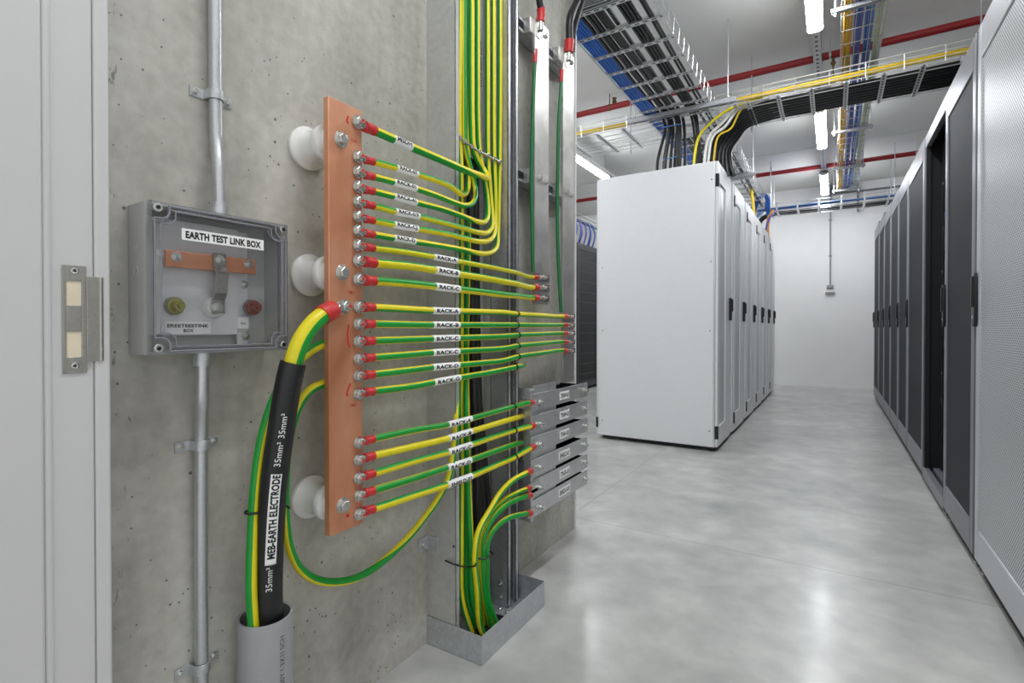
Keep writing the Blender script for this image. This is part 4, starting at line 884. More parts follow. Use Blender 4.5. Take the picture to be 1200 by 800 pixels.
# ================================================================== DARK CABINETS ON THE RIGHT
RBX = .5
E_B = [2.04, 2.84, 3.53, 4.27, 5.13, 5.82, 6.56, 7.35, 8.15, 9.0]
H_B = [2.225, 2.23, 2.235, 2.24, 2.25, 2.27, 2.30, 2.34, 2.38]
LB = ['large silver perforated cabinet cut off by the right edge', 'dark perforated cabinet between the silver cabinet and the open one', 'open black cabinet with no door, rails showing inside',
      'dark cabinet just beyond the open one', 'second dark cabinet beyond the open one', 'third dark cabinet beyond the open one', 'fourth dark cabinet beyond the open one', 'dark cabinet last but one on the right', 'dark cabinet farthest along on the right, before the back wall']
def dark_cabinet(k):
    y0, y1, H = E_B[k] + .003, E_B[k + 1] - .003, H_B[k]; x1 = RBX + 1.0; zb = .045; silver = k == 0; opened = k == 2
    t = thing('server_cabinet', LB[k], 'cabinet', ((RBX + x1) / 2, (y0 + y1) / 2, 0), 'dark server cabinets in a row')
    body = 'rackb'
    m = MB(); w = .02; xf = RBX + .03
    m.box(xf, x1, y0, y0 + w, zb, H).box(xf, x1, y1 - w, y1, zb, H).box(xf, x1, y0, y1, H - .03, H).box(x1 - .02, x1, y0, y1, zb, H).box(xf, x1, y0, y1, zb, zb + .03)
    obj('body', m, body, t, bevel=.002)
    obj('plinth', MB().box(RBX + .02, x1 - .05, y0 + .01, y1 - .01, .001, zb), 'rackd', t)
    for b in (y0 + .06, y1 - .06): obj('foot', MB().lathe((RBX + .035, b, 0), EZ, [(0, .022), (.01, .022), (.014, .01), (zb, .01)], 12), 'zinc', t)
    if opened:
        fm = MB(); X0, X1 = RBX + .004, RBX + .03
        fm.box(X0, X1, y0, y1, H - .075, H); obj('front_sill', MB().box(X0 - .004, X1, y0, y1, zb - .01, zb + .055), 'rackf', t, bevel=.002)
        for a, b in ((y0, y0 + .03), (y1 - .045, y1)): obj('front_post', MB().box(X0, X1, a, b, zb + .05, H - .07), 'rackd', t, bevel=.002)
        obj('front_header', fm, 'rackf', t, bevel=.002)
        for s, yy in ((1, y0 + .09), (-1, y1 - .09)):
            for xx in (RBX + .08, RBX + .72):
                m = MB().box(xx, xx + .003, min(yy, yy + s * .03), max(yy, yy + s * .03), zb + .05, H - .06).box(xx, xx + .04, yy - .0015, yy + .0015, zb + .05, H - .06)
                obj('mounting_rail', m, 'rackb', t)
        for z in (1.9, 1.35, .72, .55, 1.62):
            obj('cage_nut', MB().box(RBX + .076, RBX + .08, y1 - .112, y1 - .098, z - .007, z + .007), 'zinc', t)
        obj('bottom_sill', MB().box(RBX + .05, RBX + .11, y0 + .03, y1 - .03, zb + .03, zb + .058).box(RBX + .13, RBX + .20, y0 + .03, y1 - .03, zb + .03, zb + .05), 'rackf', t, bevel=.003)
        for i, z in enumerate((.35, .9, 1.5)):
            obj('blank_panel', MB().box(RBX + .085, RBX + .35, y0 + .115, y1 - .115, z - .02, z + .2), 'rackd', t, bevel=.002)
        return t
    fm = MB(); X0, X1 = RBX, RBX + .028; yq = y1; y1 = y1 - (.020 if silver else 0); z0, z1 = zb + .006, H - .002; fs = .058 if silver else .06
    sd = 'racks' if silver else 'rackf'
    fm.box(X0, X1, y0 + .004, y0 + fs, z0, z1).box(X0, X1, y1 - fs, y1 - .004, z0, z1).box(X0, X1, y0 + fs, y1 - fs, z0, z0 + .13).box(X0, X1, y0 + fs, y1 - fs, z1 - .14, z1)
    dr = obj('door', fm, sd, t, bevel=.004)
    obj('perforated_panel', MB().box(X0 + .006, X1 - .004, y0 + fs - .001, y1 - fs + .001, z0 + .128, z1 - .138), 'perfs' if silver else 'perfd', dr, at=(0, 0, 0))
    hz = 1.115; hy = y1 - (.016 if silver else .03)
    m = MB().prism([(-.018, -.085), (-.006, -.11), (.018, -.11), (.018, .11), (-.006, .11), (-.018, .085)], lambda a, b, c: (X0 - c, hy + a, hz + b), 0, .012)
    m.box(X0 - .019, X0 - .010, hy - .009, hy + .009, hz - .03, hz + .095)
    h = obj('handle', m, 'blackp', dr, bevel=.002)
    obj('lock', MB().cyl((X0 - .014, hy, hz - .07), (X0 - .011, hy, hz - .07), .008).cyl((X0 - .014, hy - .004, hz + .102), (X0 - .011, hy - .004, hz + .102), .005), 'zinc', h)
for k in range(9): dark_cabinet(k)
# a few leads inside the open cabinet
for lb, u, v, m_ in (('blue lead end showing near the top of the open black cabinet', 1108.5, 248, 'blue'), ('blue lead end half-way down in the open black cabinet', 1098, 358, 'violet'), ('pale blue lead end low down in the open black cabinet', 1095, 528, 'bluel')):
    c = P(u, v, X=RBX + .075); pth = Path([c + V((.12, .06, .06)), c + V((.04, .02, .03)), c + V((.0, 0, .0)), c + V((.004, -.005, -.03))], EX, .006); m = MB(); tube(m, pth.frames(0, pth.L, .008), .006, n=10); tube(m, pth.frames(pth.L - .024, pth.L, .008), .009, n=4)
    tag(obj('patch_lead', m, m_), lb, 'cable', 'patch leads in the open cabinet')

# ================================================================== DARK CABINETS FAR LEFT, BEYOND THE WALL END
FL = [6.62, 7.42, 8.22, 9.02]
for k in range(3):
    y0, y1, H, x1 = FL[k] + .003, FL[k + 1] - .003, 2.34, -3.4
    t = thing('server_cabinet', ['dark cabinet beyond the wall end, mostly hidden by the aluminium bar', 'dark cabinet seen in the gap beside the white side panel', 'dark cabinet behind the white cabinets on the far left'][k], 'cabinet', (x1 - .5, (y0 + y1) / 2, 0), 'dark cabinets beyond the wall end')
    obj('body', MB().box(x1 - 1.0, x1 - .03, y0, y1, .04, H), 'rackb', t, bevel=.003)
    obj('plinth', MB().box(x1 - .95, x1 - .05, y0 + .02, y1 - .02, 0, .04), 'rackd', t)
    m = MB(); X0, X1 = x1 - .028, x1
    m.box(X0, X1, y0 + .004, y0 + .06, .05, H).box(X0, X1, y1 - .06, y1 - .004, .05, H).box(X0, X1, y0 + .06, y1 - .06, .05, .15).box(X0, X1, y0 + .06, y1 - .06, H - .1, H)
    dr = obj('door', m, 'rackb', t, bevel=.003); m = MB()
    obj('door_panel', MB().box(X0 + .004, X1 - .006, y0 + .06, y1 - .06, .15, H - .1), 'rackd', dr)
    for i in range(12): 
        z = .25 + i * .165; obj('shelf_edge', MB().box(X1 - .008, X1 - .003, y0 + .07, y1 - .07, z, z + .012), 'rackb', dr)

# ================================================================== CEILING: LAMPS, PIPES, TRAYS
def lamp(label, x, y0, y1, z, grp):
    t = thing('ceiling_lamp', label, 'lamp', (x, (y0 + y1) / 2, z), grp)
    def oct(w0, w1, h0, h1): return [(-w0, h0), (-w1, h1), (w1, h1), (w0, h0)]
    m = MB().prism([(-.048, .0345), (-.045, .06), (-.03, .085), (.03, .085), (.045, .06), (.048, .0345)], lambda a, b, c: (x + a, c, z + b), y0, y1); obj('housing', m, 'lampb', t)
    m = MB().prism([(-.044, .034), (.044, .034), (.047, .030), (.047, .018), (.040, .006), (.022, 0), (-.022, 0), (-.040, .006), (-.047, .018), (-.047, .030)], lambda a, b, c: (x + a, c, z + b), y0 + .012, y1 - .012); obj('diffuser', m, 'lamp', t)
    for a, b in ((y0, y0 + .012), (y1 - .012, y1)):
        obj('end_cap', MB().prism([(-.038, .064), (.038, .064), (.049, .046), (.049, .024), (.042, .005), (.022, -.002), (-.022, -.002), (-.042, .005), (-.049, .024), (-.049, .046)], lambda p, q, c: (x + p, c, z + q), a, b), 'lampb', t)
    return t
LX, LZ = -.115, 3.07
GL = 'lamps in a line over the aisle'
for lb, a, b in (('ceiling lamp above the doorway end of the aisle, out of the picture', .3, 1.5), ('nearest ceiling lamp over the aisle, its end at the top edge', 3.0, 4.22), ('middle ceiling lamp over the aisle, behind the black cable tray', 5.78, 7.0), ('farthest ceiling lamp over the aisle, before the back wall', 8.2, 9.45)): lamp(lb, LX, a, b, LZ, GL)
for lb, a, b in (('ceiling lamp beyond the wall end, above the blank white side panel', 5.5, 6.85), ('ceiling lamp in the left bay, hidden by the concrete wall', 2.9, 4.2), ('ceiling lamp in the left bay, hidden behind white cabinets', 8.2, 9.5)): lamp(lb, -2.7, a, b, LZ, 'lamps in a line over the left bay')
RZ = LZ + .087
def rail(label, x, y0, y1):
    m = MB().box(x - .03, x + .03, y0, y1, RZ, RZ + .002).box(x - .03, x - .028, y0, y1, RZ, RZ + .03).box(x + .028, x + .03, y0, y1, RZ, RZ + .03)
    o = tag(obj('lamp_rail', m, slot_w, at=(x, 0, RZ)), label, 'rail', 'perforated rails carrying lamps')
    n = int((y1 - y0) / 1.4)
    for i in range(n + 1):
        yy = y0 + .3 + i * (y1 - y0 - .6) / n; obj('hanger', MB().cyl((x, yy, RZ), (x, yy, CEIL), .004, None, 8), 'galv', o)
def slot_wide():
    t = NT('perforated_rail_steel'); b = t.bsdf(); s = t.add('ShaderNodeSeparateXYZ'); t.link(t.coord(), s.inputs[0])
    f = t.math('ABSOLUTE', t.math('SUBTRACT', t.math('FRACT', t.math('DIVIDE', s.outputs[1], .075)), .5))
    h = t.math('MULTIPLY', t.math('LESS_THAN', f, .2), t.math('LESS_THAN', t.math('ABSOLUTE', s.outputs[0]), .010))
    t.link(t.mix(h, lin(226, 227, 228), lin(110, 111, 113)), b.inputs['Base Color']); b.inputs['Metallic'].default_value = .4; b.inputs['Roughness'].default_value = .45
    return t.m
slot_w = slot_wide()
rail('perforated rail with lamps hung under it along the aisle', LX, .2, 9.7)
rail('perforated rail with lamps over the left bay', -2.7, 2.6, 9.7)
# red pipes under the ceiling
for lb, yy, r, s in (('nearer red pipe crossing under the ceiling', 5.03, .030, ((-1.95, 1), (-.03, 0), (1.2, 0))), ('farther red pipe crossing under the ceiling', 8.42, .030, ((-1.2, 0), (.9, 0)))):
    o = tag(obj('sprinkler_pipe', MB().cyl((-5.95, yy, 3.25), (1.93, yy, 3.25), r, None, 24), 'pipe'), lb, 'pipe', 'red sprinkler pipes')
    for x, up in s:
        obj('pipe_hanger', MB().lathe((x - .008, yy, 3.25), EX, [(0, r + .003), (.016, r + .003)], 20).cyl((x, yy, 3.25 + r), (x, yy, CEIL), .0045, None, 8), 'brass' if up else 'galv', o)
sp0 = P(720, 123, Y=5.03)
tag(obj('sprinkler', MB().lathe((sp0.x, 5.03, 3.276), EZ, [(0, .014), (.012, .022), (.03, .022), (.032, .014), (.05, .012), (.052, .024), (.058, .024)], 14), 'brass'), 'small dark sprinkler fitting on top of the nearer red pipe', 'sprinkler')
sp1 = P(976.5, 64, Y=5.0)
tag(obj('sprinkler', MB().lathe((sp1.x, 5.03, 3.222), -EZ, [(0, .012), (.03, .012), (.034, .02), (.045, .02), (.07, .006), (.19, .006), (.195, .022), (.2, .022)], 12), 'brass'), 'small sprinkler hanging below the nearer red pipe beside the basket tray', 'sprinkler')

# --- ladder tray above the white cabinets
TX0, TX1, TZ = -1.365, -.835, 2.78
t = thing('ladder_tray', 'large ladder cable tray running above the white cabinets', 'cable tray', ((TX0 + TX1) / 2, 5.2, TZ))
y = 2.475
while y < 8.7:
    m = MB().box(TX0, TX1, y - .016, y + .016, TZ, TZ + .002).box(TX0, TX1, y - .016, y - .014, TZ, TZ + .02).box(TX0, TX1, y + .014, y + .016, TZ, TZ + .02)
    o = obj('rung', m, 'slotx', t); o.data.transform(Matrix.Translation((0, 5.2 - y, 0))); o.location = (0, y - 5.2, 0)
    y += .25
for s, x in ((-1, TX0), (1, TX1)):
    m = MB()
    for dz, dx in ((.004, 0), (.045, .004), (.10, .008)): m.cyl((x + s * dx, 2.4, TZ + dz), (x + s * dx, 8.75, TZ + dz), .0034, None, 6)
    y = 2.45
    while y < 8.75: m.wire([(x - s * .01, y, TZ), (x, y, TZ + .004), (x + s * .004, y, TZ + .045), (x + s * .008, y, TZ + .105)], .003, 6); y += .125
    obj('side_mesh', m, 'galvw', t)
def support(label, y, x0, x1, z, grp, rods=None, w=.041):
    m = MB(); 
    for a in ((y - w / 2, y + w / 2, z - .003, z), (y - w / 2, y - w / 2 + .003, z - w, z), (y + w / 2 - .003, y + w / 2, z - w, z), (y - w / 2, y - w / 2 + .011, z - w, z - w + .003), (y + w / 2 - .011, y + w / 2, z - w, z - w + .003)): m.box(x0, x1, *a)
    t = thing('tray_support', label, 'bracket', ((x0 + x1) / 2, y, z - w), grp); obj('cross_bar', m, 'galv', t)
    for x in (rods or (x0 + .025, x1 - .025)):
        obj('threaded_rod', MB().cyl((x, y, z - w - .02), (x, y, CEIL), .005, None, 8), 'galv', t)
        obj('nut', MB().cyl((x, y, z - w - .012), (x, y, z - w), .010, None, 6).cyl((x, y, z), (x, y, z + .010), .010, None, 6), 'zinc', t)
GS = 'cross bars hung on rods under the trays'
support('long cross bar under the ladder tray just before the white side panel', 4.3, -1.50, -.635, TZ - .001, GS, (-1.44, -.70))
support('cross bar under the ladder tray half-way along the white cabinets', 6.5, -1.46, -.76, TZ - .001, GS)
support('cross bar under the far end of the ladder tray', 8.55, -1.42, -.76, TZ - .001, GS)
support('nearest cross bar under the ladder tray, beside the wall end', 2.62, -1.46, -.76, TZ - .001, GS)

def cable(nm, label, pts, r, mat, grp, n=10, ds=.05, ref=EX, pds=.02):
    pth = Path(pts, ref, pds); m = MB(); tube(m, pth.frames(0, pth.L, ds), r, n=n); return tag(obj(nm, m, mat, sharp=70), label, 'cable', grp)
rj = lambda a: random.uniform(-a, a)
def run(x, z, y0, y1, j=.004):
    n = max(2, int((y1 - y0) / .5)); return [V((x + rj(j), y0 + (y1 - y0) * i / n, z + rj(j * .5))) for i in range(n + 1)]
CTZ = TZ + .004
for i in range(6):
    cable('data_cable', 'blue data cable in the flat ribbon at left edge of the ladder tray', run(TX0 + .018 + i * .019, CTZ + .0095, 2.42, 8.5, .002), .0092, 'blue', 'blue ribbon in the ladder tray')
DX = [-1.247, -1.226, -1.205, -1.184, -1.163, -1.142, -1.121, -1.100]
for i, x in enumerate(DX):
    hi = i % 3 == 1; z = CTZ + .0135 + (.022 if hi else 0); ye = 4.52 + (.0 if not hi else .05) + rj(.012); lean = (x + 1.15) * .55 + rj(.008)
    pts = run(x, z, 2.42, ye - .16, .004) + [V((x + .002, ye - .05, z - .008)), V((x + .002, ye + .01, z - .06)), V((x - .004 + lean * .4, ye + .035, z - .16)), V((x - .012 + lean, ye + .04, z - .32)), V((x - .02 + lean, ye + .045, RWH + .01)), V((x - .02 + lean, ye + .045, RWH - .02))]
    cable('power_cable', 'black cable in the bundle dropping from the ladder tray into nearest white cabinet', pts, .0132, 'black', 'thick black bundle of the ladder tray', ref=EX, ds=.035)
for i, x in enumerate((-1.022, -1.000, -.978, -.955)):
    ye = 4.56 + rj(.012); z = CTZ + .011; d_ = .012 * (i - 1)
    if i < 2: pts = run(x, z, 2.42, ye - .16, .004) + [V((x, ye - .05, z - .008)), V((x + .002, ye + .01, z - .06)), V((x + .010, ye + .03, z - .16)), V((x + .022, ye + .05, z - .32)), V((x + .028, ye + .06, RWH - .02))]
    elif i == 2: pts = run(x, z, 2.42, ye - .16, .004) + [V((x - .004, ye - .05, z - .008)), V((x - .008, ye + .015, z - .06)), V((x, ye + .035, z - .16)), V((x + .012, ye + .05, z - .32)), V((x + .02, ye + .06, RWH - .02))]
    else: pts = run(x, z, 2.42, 8.4, .003)
    cable('power_cable', 'black cable in the slim bundle right of the gap in the ladder tray' if i < 3 else 'single black cable running the full length of ladder tray beside the slim bundle', pts, .0105, 'black', 'slim black bundle of the ladder tray' if i < 3 else None, ds=.035)
for i, x in enumerate((-.905, -.884)):
    cable('power_cable', 'thin black cable along the right edge of the ladder tray', run(x, CTZ + .008, 2.42, 8.4, .004), .0082, 'black', 'edge cables of the ladder tray')
for i in range(6):
    cable('power_cable', 'black cable on the far stretch of ladder tray above the white cabinets', run(-1.225 + i * .03, CTZ + .011, 5.05, 8.45, .004), .0115, 'black', 'black cables on the far ladder tray')
def band(pts, label, r=.005, mat='bluel'):
    m = MB().wire([V(p) for p in pts], r, 6); tag(obj('cable_tie', m, mat), label, 'cable tie')
yb = 4.535
band([(-1.275, yb + .03, 2.47), (-1.265, yb + .015, 2.472), (-1.2, yb + .012, 2.474), (-1.145, yb + .012, 2.478), (-1.11, yb + .02, 2.482)], 'blue tie round the thick black bundle above the nearest cabinet')
band([(-1.27, yb - .025, 2.735), (-1.18, yb - .03, 2.735), (-1.10, yb - .025, 2.735)], 'blue tie where the thick black bundle leaves the ladder tray')

# --- transverse basket tray with the black cables
BY0, BY1, BZ2 = 4.47, 5.0, 2.78
bx0, bx1 = -3.6, 1.02
t = thing('basket_tray', 'wire basket tray crossing the aisle with black and yellow cables', 'cable tray', (0, (BY0 + BY1) / 2, BZ2))
def xwires(zs): 
    m = MB()
    for y, z in zs: m.cyl((bx0, y, z), (bx1, y, z), .0034, None, 6)
    return m
obj('floor_wires', xwires([(BY0 + .53 * i / 5, BZ2 + .004) for i in range(6)]), 'galvw', t)
for s, y in ((-1, BY0), (1, BY1)):
    m = xwires([(y + s * .004, BZ2 + .035), (y + s * .008, BZ2 + .07), (y + s * .010, BZ2 + .105)])
    x = bx0 + .05
    while x < bx1: m.wire([(x, y, BZ2), (x, y + s * .010, BZ2 + .107)], .0034, 6); x += .22
    obj('side_mesh', m, 'galvw', t)
for x in [-3.3, -2.9, -2.5, -2.15, -1.85, -1.6] + [P(u, v, Z=BZ2).x for u, v in ((868.7, 139), (881, 132), (915, 126), (952, 117), (991, 111), (1033, 103), (1077, 93))] + [.82]:
    sk = .06 if x < -.3 and x > -.7 else 0
    m = MB().box(x - .016, x + .016, BY0 - .02, BY1 + .02, BZ2 - .004, BZ2 - .002).box(x - .016, x - .014, BY0 - .02, BY1 + .02, BZ2 - .012, BZ2 - .002).box(x + .014, x + .016, BY0 - .02, BY1 + .02, BZ2 - .012, BZ2 - .002)
    o = obj('cross_rung', m, 'sloty', t); o.data.transform(Matrix.Translation((-x, 0, 0))); o.location.x += x
for i in range(7):
    y = BY0 + .16 + i * .053; z = BZ2 + .022; ye = y * .35 + 4.86 * .65 - .05
    pts = [V((-.95 + .035 * i + rj(.01), ye, RWH - .02)), V((-.945 + .03 * i, ye, RWH + .06)), V((-.90 + .02 * i, ye * .6 + y * .4, RWH + .22)), V((-.80 + .012 * i, y, BZ2 - .10)), V((-.66, y, BZ2 - .015)), V((-.48, y, z)), V((-.2, y, z + rj(.003))), V((.2, y, z + rj(.003))), V((.6, y, z)), V((bx1 - .04, y, z))]
    cable('power_cable', 'thick black cable in the basket tray crossing the aisle', pts, .024, 'black', 'black cables of the crossing basket tray', n=12, ds=.03, ref=EZ)
for i in range(2):
    y = BY0 + .022 + i * .012; z = BZ2 + .042 + .02 * i
    cable('data_cable', 'yellow cable along the near edge of the crossing basket tray', [V((bx0 + .05, y, z))] + [V((-3.0 + q * .5, y + rj(.004), z + rj(.004))) for q in range(8)] + [V((bx1 - .04, y, z))], .011, 'yel2', 'yellow cables of the crossing basket tray', ref=EZ)
for i, (m_, nm) in enumerate((('yellow', 'yellow-green cable curving from the crossing tray into the nearest white cabinet'), ('whitec', 'left of two white cables curving from tray into nearest white cabinet'), ('whitec', 'right of two white cables curving from tray into nearest white cabinet'), ('yel2', 'yellow cable beside the white ones curving into nearest white cabinet'))):
    dx = (-.03, .05, .075, .115)[i]; y = BY0 + .055 + i * .02
    pts = [V((-.97 + dx, y - .02, RWH - .02)), V((-.965 + dx, y - .02, RWH + .08)), V((-.93 + dx, y - .01, RWH + .26)), V((-.84 + dx, y, BZ2 - .08 - .02 * i)), V((-.70 + dx * .5, y, BZ2 + .005)), V((-.55, y, BZ2 + .035)), V((-.44, y + (.0 if i in (0, 3) else .05), BZ2 + .055))]
    cable('data_cable', nm, pts, (.011, .012, .012, .008)[i], m_, None, ds=.03, ref=EY)
support('cross bar over the right cabinets under the crossing basket tray', 4.42, .70, .90, BZ2 - .014, GS, (.80,))
for x, nm in ((-.62, 'rod at the left of aisle'), (-1.72, 'rod above the nearest white cabinet'), (-2.75, 'rod over the left bay')):
    o = tag(obj('threaded_rod', MB().cyl((x, BY1 + .012, BZ2 - .05), (x, BY1 + .012, CEIL), .005, None, 8).cyl((x, BY1 + .012, BZ2 - .03), (x, BY1 + .012, BZ2 - .018), .011, None, 6), 'galv'), f'threaded {nm} holding the crossing basket tray', 'rod')

# --- basket tray along the aisle with coloured cables
AX0, AX1, AZ = .04, .285, 3.05
t = thing('basket_tray', 'narrow wire basket tray along the aisle with coloured cables', 'cable tray', (AX0, 6, AZ))
m = MB()
for i in range(4): x = AX0 + (AX1 - AX0) * i / 3; m.cyl((x, 2.6, AZ), (x, 9.1, AZ), .0032, None, 6)
obj('floor_wires', m, 'galvw', t)
for s, x in ((-1, AX0), (1, AX1)):
    m = MB()
    for dz in (.03, .06): m.cyl((x, 2.6, AZ + dz), (x, 9.1, AZ + dz), .003, None, 6)
    y = 2.65
    while y < 9.1: m.cyl((x, y, AZ), (x, y, AZ + .062), .003, None, 6); y += .2
    obj('side_mesh', m, 'galvw', t)
y = 2.65
while y < 9.1: obj('cross_wire', MB().cyl((AX0, y, AZ - .005), (AX1, y, AZ - .005), .0036, None, 6), 'galvd', t); y += .2
COLS = [('orange', .018), ('yel2', .036), ('orange', .054), ('violet', .082), ('blue', .100), ('violet', .114), ('blue', .142), ('blue', .160), ('bluel', .176), ('pale', .202), ('pale', .220), ('whitec', .236)]
NMS = dict(orange='orange', yel2='yellow', violet='violet-blue', blue='blue', bluel='light blue', pale='pale green', whitec='white')
for c, dx in COLS:
    cable('data_cable', f'{NMS[c]} cable lying in the narrow basket tray along the aisle', run(AX0 + dx, AZ + .013, 2.65, 9.05, .003), .0088, c, f'{NMS[c]} cables in the narrow basket tray', ref=EZ)
for lb, y in (('cross bar of the narrow basket tray at the top edge', 3.92), ('cross bar of narrow basket tray just beyond the black cable tray', 6.35), ('cross bar of narrow basket tray near the farther red pipe', 7.8), ('last cross bar at the far end of the narrow basket tray', 9.05)): support(lb, y, AX0 - .06, AX1 + .05, AZ - .008, GS, None, .03)

# --- far crossing tray in front of the back wall
fy0, fy1, fz = 8.3, 8.75, 2.675
t = thing('basket_tray', 'far basket tray crossing before the back wall with blue cables', 'cable tray', (0, (fy0 + fy1) / 2, fz))
m = MB()
for i in range(4): y = fy0 + .45 * i / 3; m.cyl((-1.0, y, fz + .004), (1.1, y, fz + .004), .0036, None, 6)
obj('floor_wires', m, 'galvw', t)
for s, y in ((-1, fy0), (1, fy1)):
    m = MB()
    for dz in (.05, .10): m.cyl((-1.0, y + s * .006, fz + dz), (1.1, y + s * .006, fz + dz), .0036, None, 6)
    x = -.95
    while x < 1.1: m.box(x - .010, x + .010, y + s * .006 - .003, y + s * .006 + .003, fz, fz + .125); x += .26
    obj('side_mesh', m, 'galvw', t)
x = -.95
while x < 1.1: obj('cross_rung', MB().box(x - .014, x + .014, fy0, fy1, fz - .006, fz), 'galvw', t); x += .26
for i in range(5):
    y = fy0 + .05 + i * .022
    cable('data_cable', 'blue cable along the near edge of the far crossing tray', [V((-.95, y, fz + .05)), V((-.5, y, fz + .055 + rj(.008))), V((0, y, fz + .055 + rj(.008))), V((.5, y, fz + .055 + rj(.008))), V((1.05, y, fz + .055))], .010, 'blue' if i % 3 else 'bluel', 'blue cables of the far crossing tray', ref=EZ)
for i in range(8):
    y = fy0 + .2 + i * .028; pts = [V((-1.0 + .01 * i, y, RWH - .02)), V((-.99 + .008 * i, y, RWH + .1)), V((-.93, y, fz - .06)), V((-.8, y, fz + .01)), V((-.5, y, fz + .016)), V((0, y, fz + .016)), V((.5, y, fz + .016)), V((1.05, y, fz + .016))]
    cable('power_cable', 'black cable lying in the far crossing tray', pts, .013, 'black', 'black cables of the far crossing tray', ref=EZ)
for lb, x, y in (('pair of rods left of far lamp, nearer rod', -.77, 8.28), ('pair of rods left of far lamp, farther rod', -.77, 8.78), ('pair of rods above the dark row, nearer rod', .67, 8.28), ('pair of rods above the dark row, farther rod', .67, 8.78)):
    tag(obj('threaded_rod', MB().cyl((x, y, fz - .02), (x, y, CEIL), .005, None, 8).cyl((x, y, fz - .012), (x, y, fz), .012, None, 6), 'galv'), f'{lb}, holding the far crossing tray', 'rod')
# loose leads at its left end
for i, (m_, pts) in enumerate((('blue', [(-1.02, 8.2, 2.3), (-1.0, 8.2, 2.55), (-.94, 8.2, 2.78), (-.85, 8.2, 2.90), (-.79, 8.2, 2.84), (-.79, 8.2, 2.70), (-.80, 8.25, 2.62)]), ('blue', [(-1.05, 8.24, 2.3), (-1.04, 8.24, 2.6), (-.98, 8.24, 2.80), (-.88, 8.24, 2.93), (-.82, 8.24, 2.86), (-.82, 8.24, 2.70)]),
      ('yel2', [(-.86, 7.2, 2.3), (-.86, 7.2, 2.5), (-.88, 7.2, 2.68), (-.90, 7.3, 2.79)]), ('orange', [(-.80, 8.2, 2.3), (-.80, 8.2, 2.45), (-.78, 8.22, 2.58), (-.74, 8.3, 2.68)]), ('violet', [(-.83, 8.15, 2.3), (-.81, 8.15, 2.42), (-.77, 8.18, 2.56), (-.70, 8.3, 2.68)]), ('bluel', [(-.95, 8.1, 2.3), (-.94, 8.1, 2.45), (-.92, 8.15, 2.60), (-.88, 8.3, 2.68)]))):
    nm = ['front blue lead looping over the far end of white cabinets', 'rear blue lead looping over the far end of white cabinets', 'yellow lead rising beside the ladder tray near its far end', 'orange lead entering the last white cabinet', 'violet lead entering the last white cabinet', 'pale blue lead entering the last white cabinet'][i]
    cable('patch_lead', nm, [V(p) for p in pts], (.026, .02, .018, .026, .014, .018)[i], m_, None, ds=.03, ref=EY)

# --- tray and leads above the far-left dark cabinets
t = thing('basket_tray', 'basket tray above the dark cabinets beyond the wall end', 'cable tray', (-3.5, 7.8, 2.7))
m = MB()
for x in (-3.65, -3.5, -3.35): m.cyl((x, 5.5, 2.7), (x, 9.5, 2.7), .0036, None, 6)
for x in (-3.66, -3.34): m.cyl((x, 5.5, 2.76), (x, 9.5, 2.76), .0036, None, 6)
obj('long_wires', m, 'galvw', t)
for i in range(11): obj('cross_rung', MB().box(-3.66, -3.34, 5.6 + i * .38, 5.63 + i * .38, 2.69, 2.698), 'galvw', t)
for i in range(8):
    y = 7.25 + i * .12; x = -3.45 + .02 * (i % 3)
    cable('patch_lead', f"{'blue' if i % 2 else 'violet-blue'} lead dropping onto the dark cabinets beyond the wall end", [V((x - .02, y, 2.71)), V((x + .02, y, 2.66)), V((x + .03, y + .02, 2.52)), V((x - .02, y + .06, 2.4)), V((x - .05, y + .08, 2.34))], .012, 'blue' if i % 2 else 'violet', f"{'blue' if i % 2 else 'violet'} leads over the dark cabinets", ds=.03, ref=EY)
cable('power_cable', 'dark cable lying in the tray above the far-left dark cabinets', run(-3.5, 2.72, 5.6, 9.4, .003), .02, 'black', None, ref=EZ)

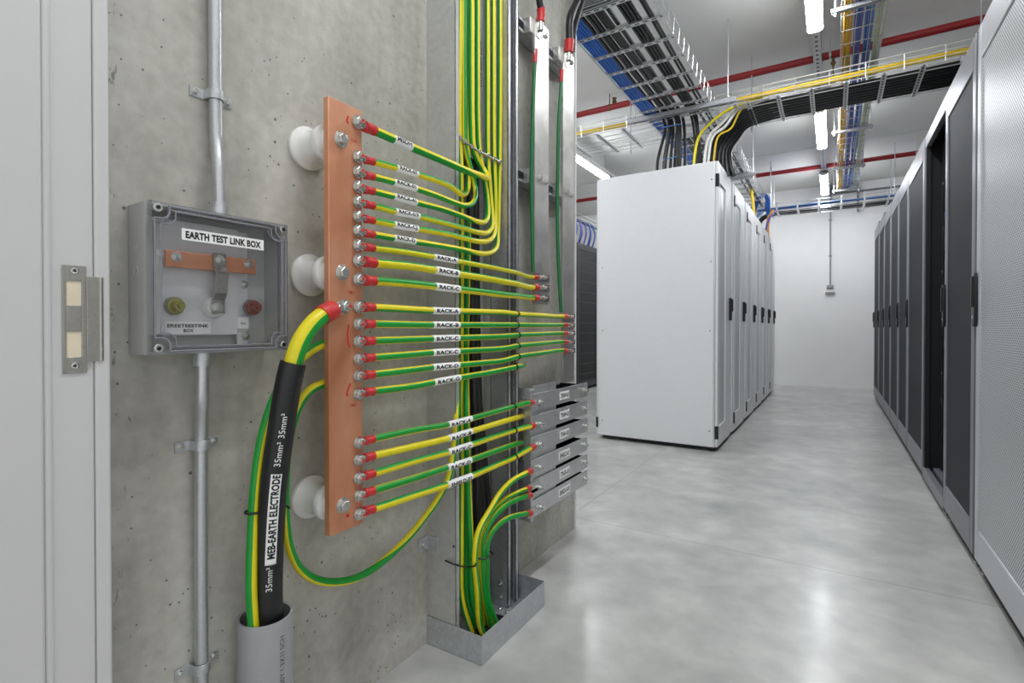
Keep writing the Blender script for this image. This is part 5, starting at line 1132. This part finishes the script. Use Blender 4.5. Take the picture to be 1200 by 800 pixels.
# --- back wall: dark pipe, drop conduit and socket
a = P(976, 227.5, Y=BACK - .05); b = P(1066, 216, Y=BACK - .05)
zp = (a.z + P(1005.5, 223.5, Y=BACK - .05).z) / 2
m = MB().cyl((a.x, BACK - .05, zp), (1.9, BACK - .05, zp), .016, None, 12)
o = tag(obj('dark_pipe', m, 'rackf'), 'thin dark pipe along the top of the back wall', 'pipe')
ex = P(1005.6, 223, Y=BACK - .09).x
pth = Path([V((ex - .12, BACK - .09, zp + .13)), V((ex - .04, BACK - .09, zp + .13)), V((ex - .008, BACK - .09, zp + .12)), V((ex, BACK - .09, zp + .09)), V((ex, BACK - .09, zp)), V((ex, BACK - .09, zp - .35))], EY, .01); m = MB(); tube(m, pth.frames(0, pth.L, .02), .018, n=12)
tag(obj('dark_pipe', m, 'rackf'), 'short dark pipe bending down before the back wall', 'pipe')
bxp = P(984, 221.5, Y=BACK - .12)
t = tag(obj('junction_box', MB().box(bxp.x - .12, bxp.x + .12, BACK - .16, BACK - .03, bxp.z - .04, bxp.z + .03).box(bxp.x - .13, bxp.x + .13, BACK - .17, BACK - .02, bxp.z + .03, bxp.z + .04), 'rackf', bevel=.004), 'dark box on the back wall at the end of narrow basket tray', 'box')
cx = P(973, 300, Y=BACK - .02).x; zt3 = P(973, 334, Y=BACK - .02).z
o = tag(obj('conduit', MB().cyl((cx, BACK - .014, zt3), (cx, BACK - .014, CEIL), .0125, None, 12), 'pvc'), 'thin grey conduit dropping down the white back wall', 'conduit')
for v in (258, 300): 
    z = P(973, v, Y=BACK).z; obj('clip', MB().box(cx - .024, cx + .024, BACK - .03, BACK, z - .012, z + .012), 'pvc', o)
t = thing('wall_socket', 'small grey socket box at the foot of the back-wall conduit', 'socket', (cx, BACK, zt3 - .14))
obj('back_box', MB().box(cx - .05, cx + .05, BACK - .055, BACK, zt3 - .055, zt3), 'pvc', t, bevel=.004); obj('front_plate', MB().box(cx - .07, cx + .07, BACK - .035, BACK, zt3 - .14, zt3 - .075), 'lampb', t, bevel=.004); obj('cover_flap', MB().box(cx - .07, cx + .07, BACK - .05, BACK - .035, zt3 - .145, zt3 - .115), 'pvc', t, bevel=.003)

# ================================================================== LIGHT AND VIEW
wd = bpy.data.worlds.new('world_fill'); SC.world = wd; wd.use_nodes = True  # even world light added as fill through the open front
bg = wd.node_tree.nodes['Background']; bg.inputs[0].default_value = lin(245, 246, 248); bg.inputs[1].default_value = .95
SC.view_settings.view_transform = 'Standard'; SC.view_settings.look = 'None'; SC.view_settings.gamma = 1; SC.view_settings.use_curve_mapping = False
SC.view_settings.exposure = 0.22
SC.cycles.use_denoising = True
SC.cycles.max_bounces = 10; SC.cycles.diffuse_bounces = 6; SC.cycles.transparent_max_bounces = 16
SC.cycles.sample_clamp_indirect = 6
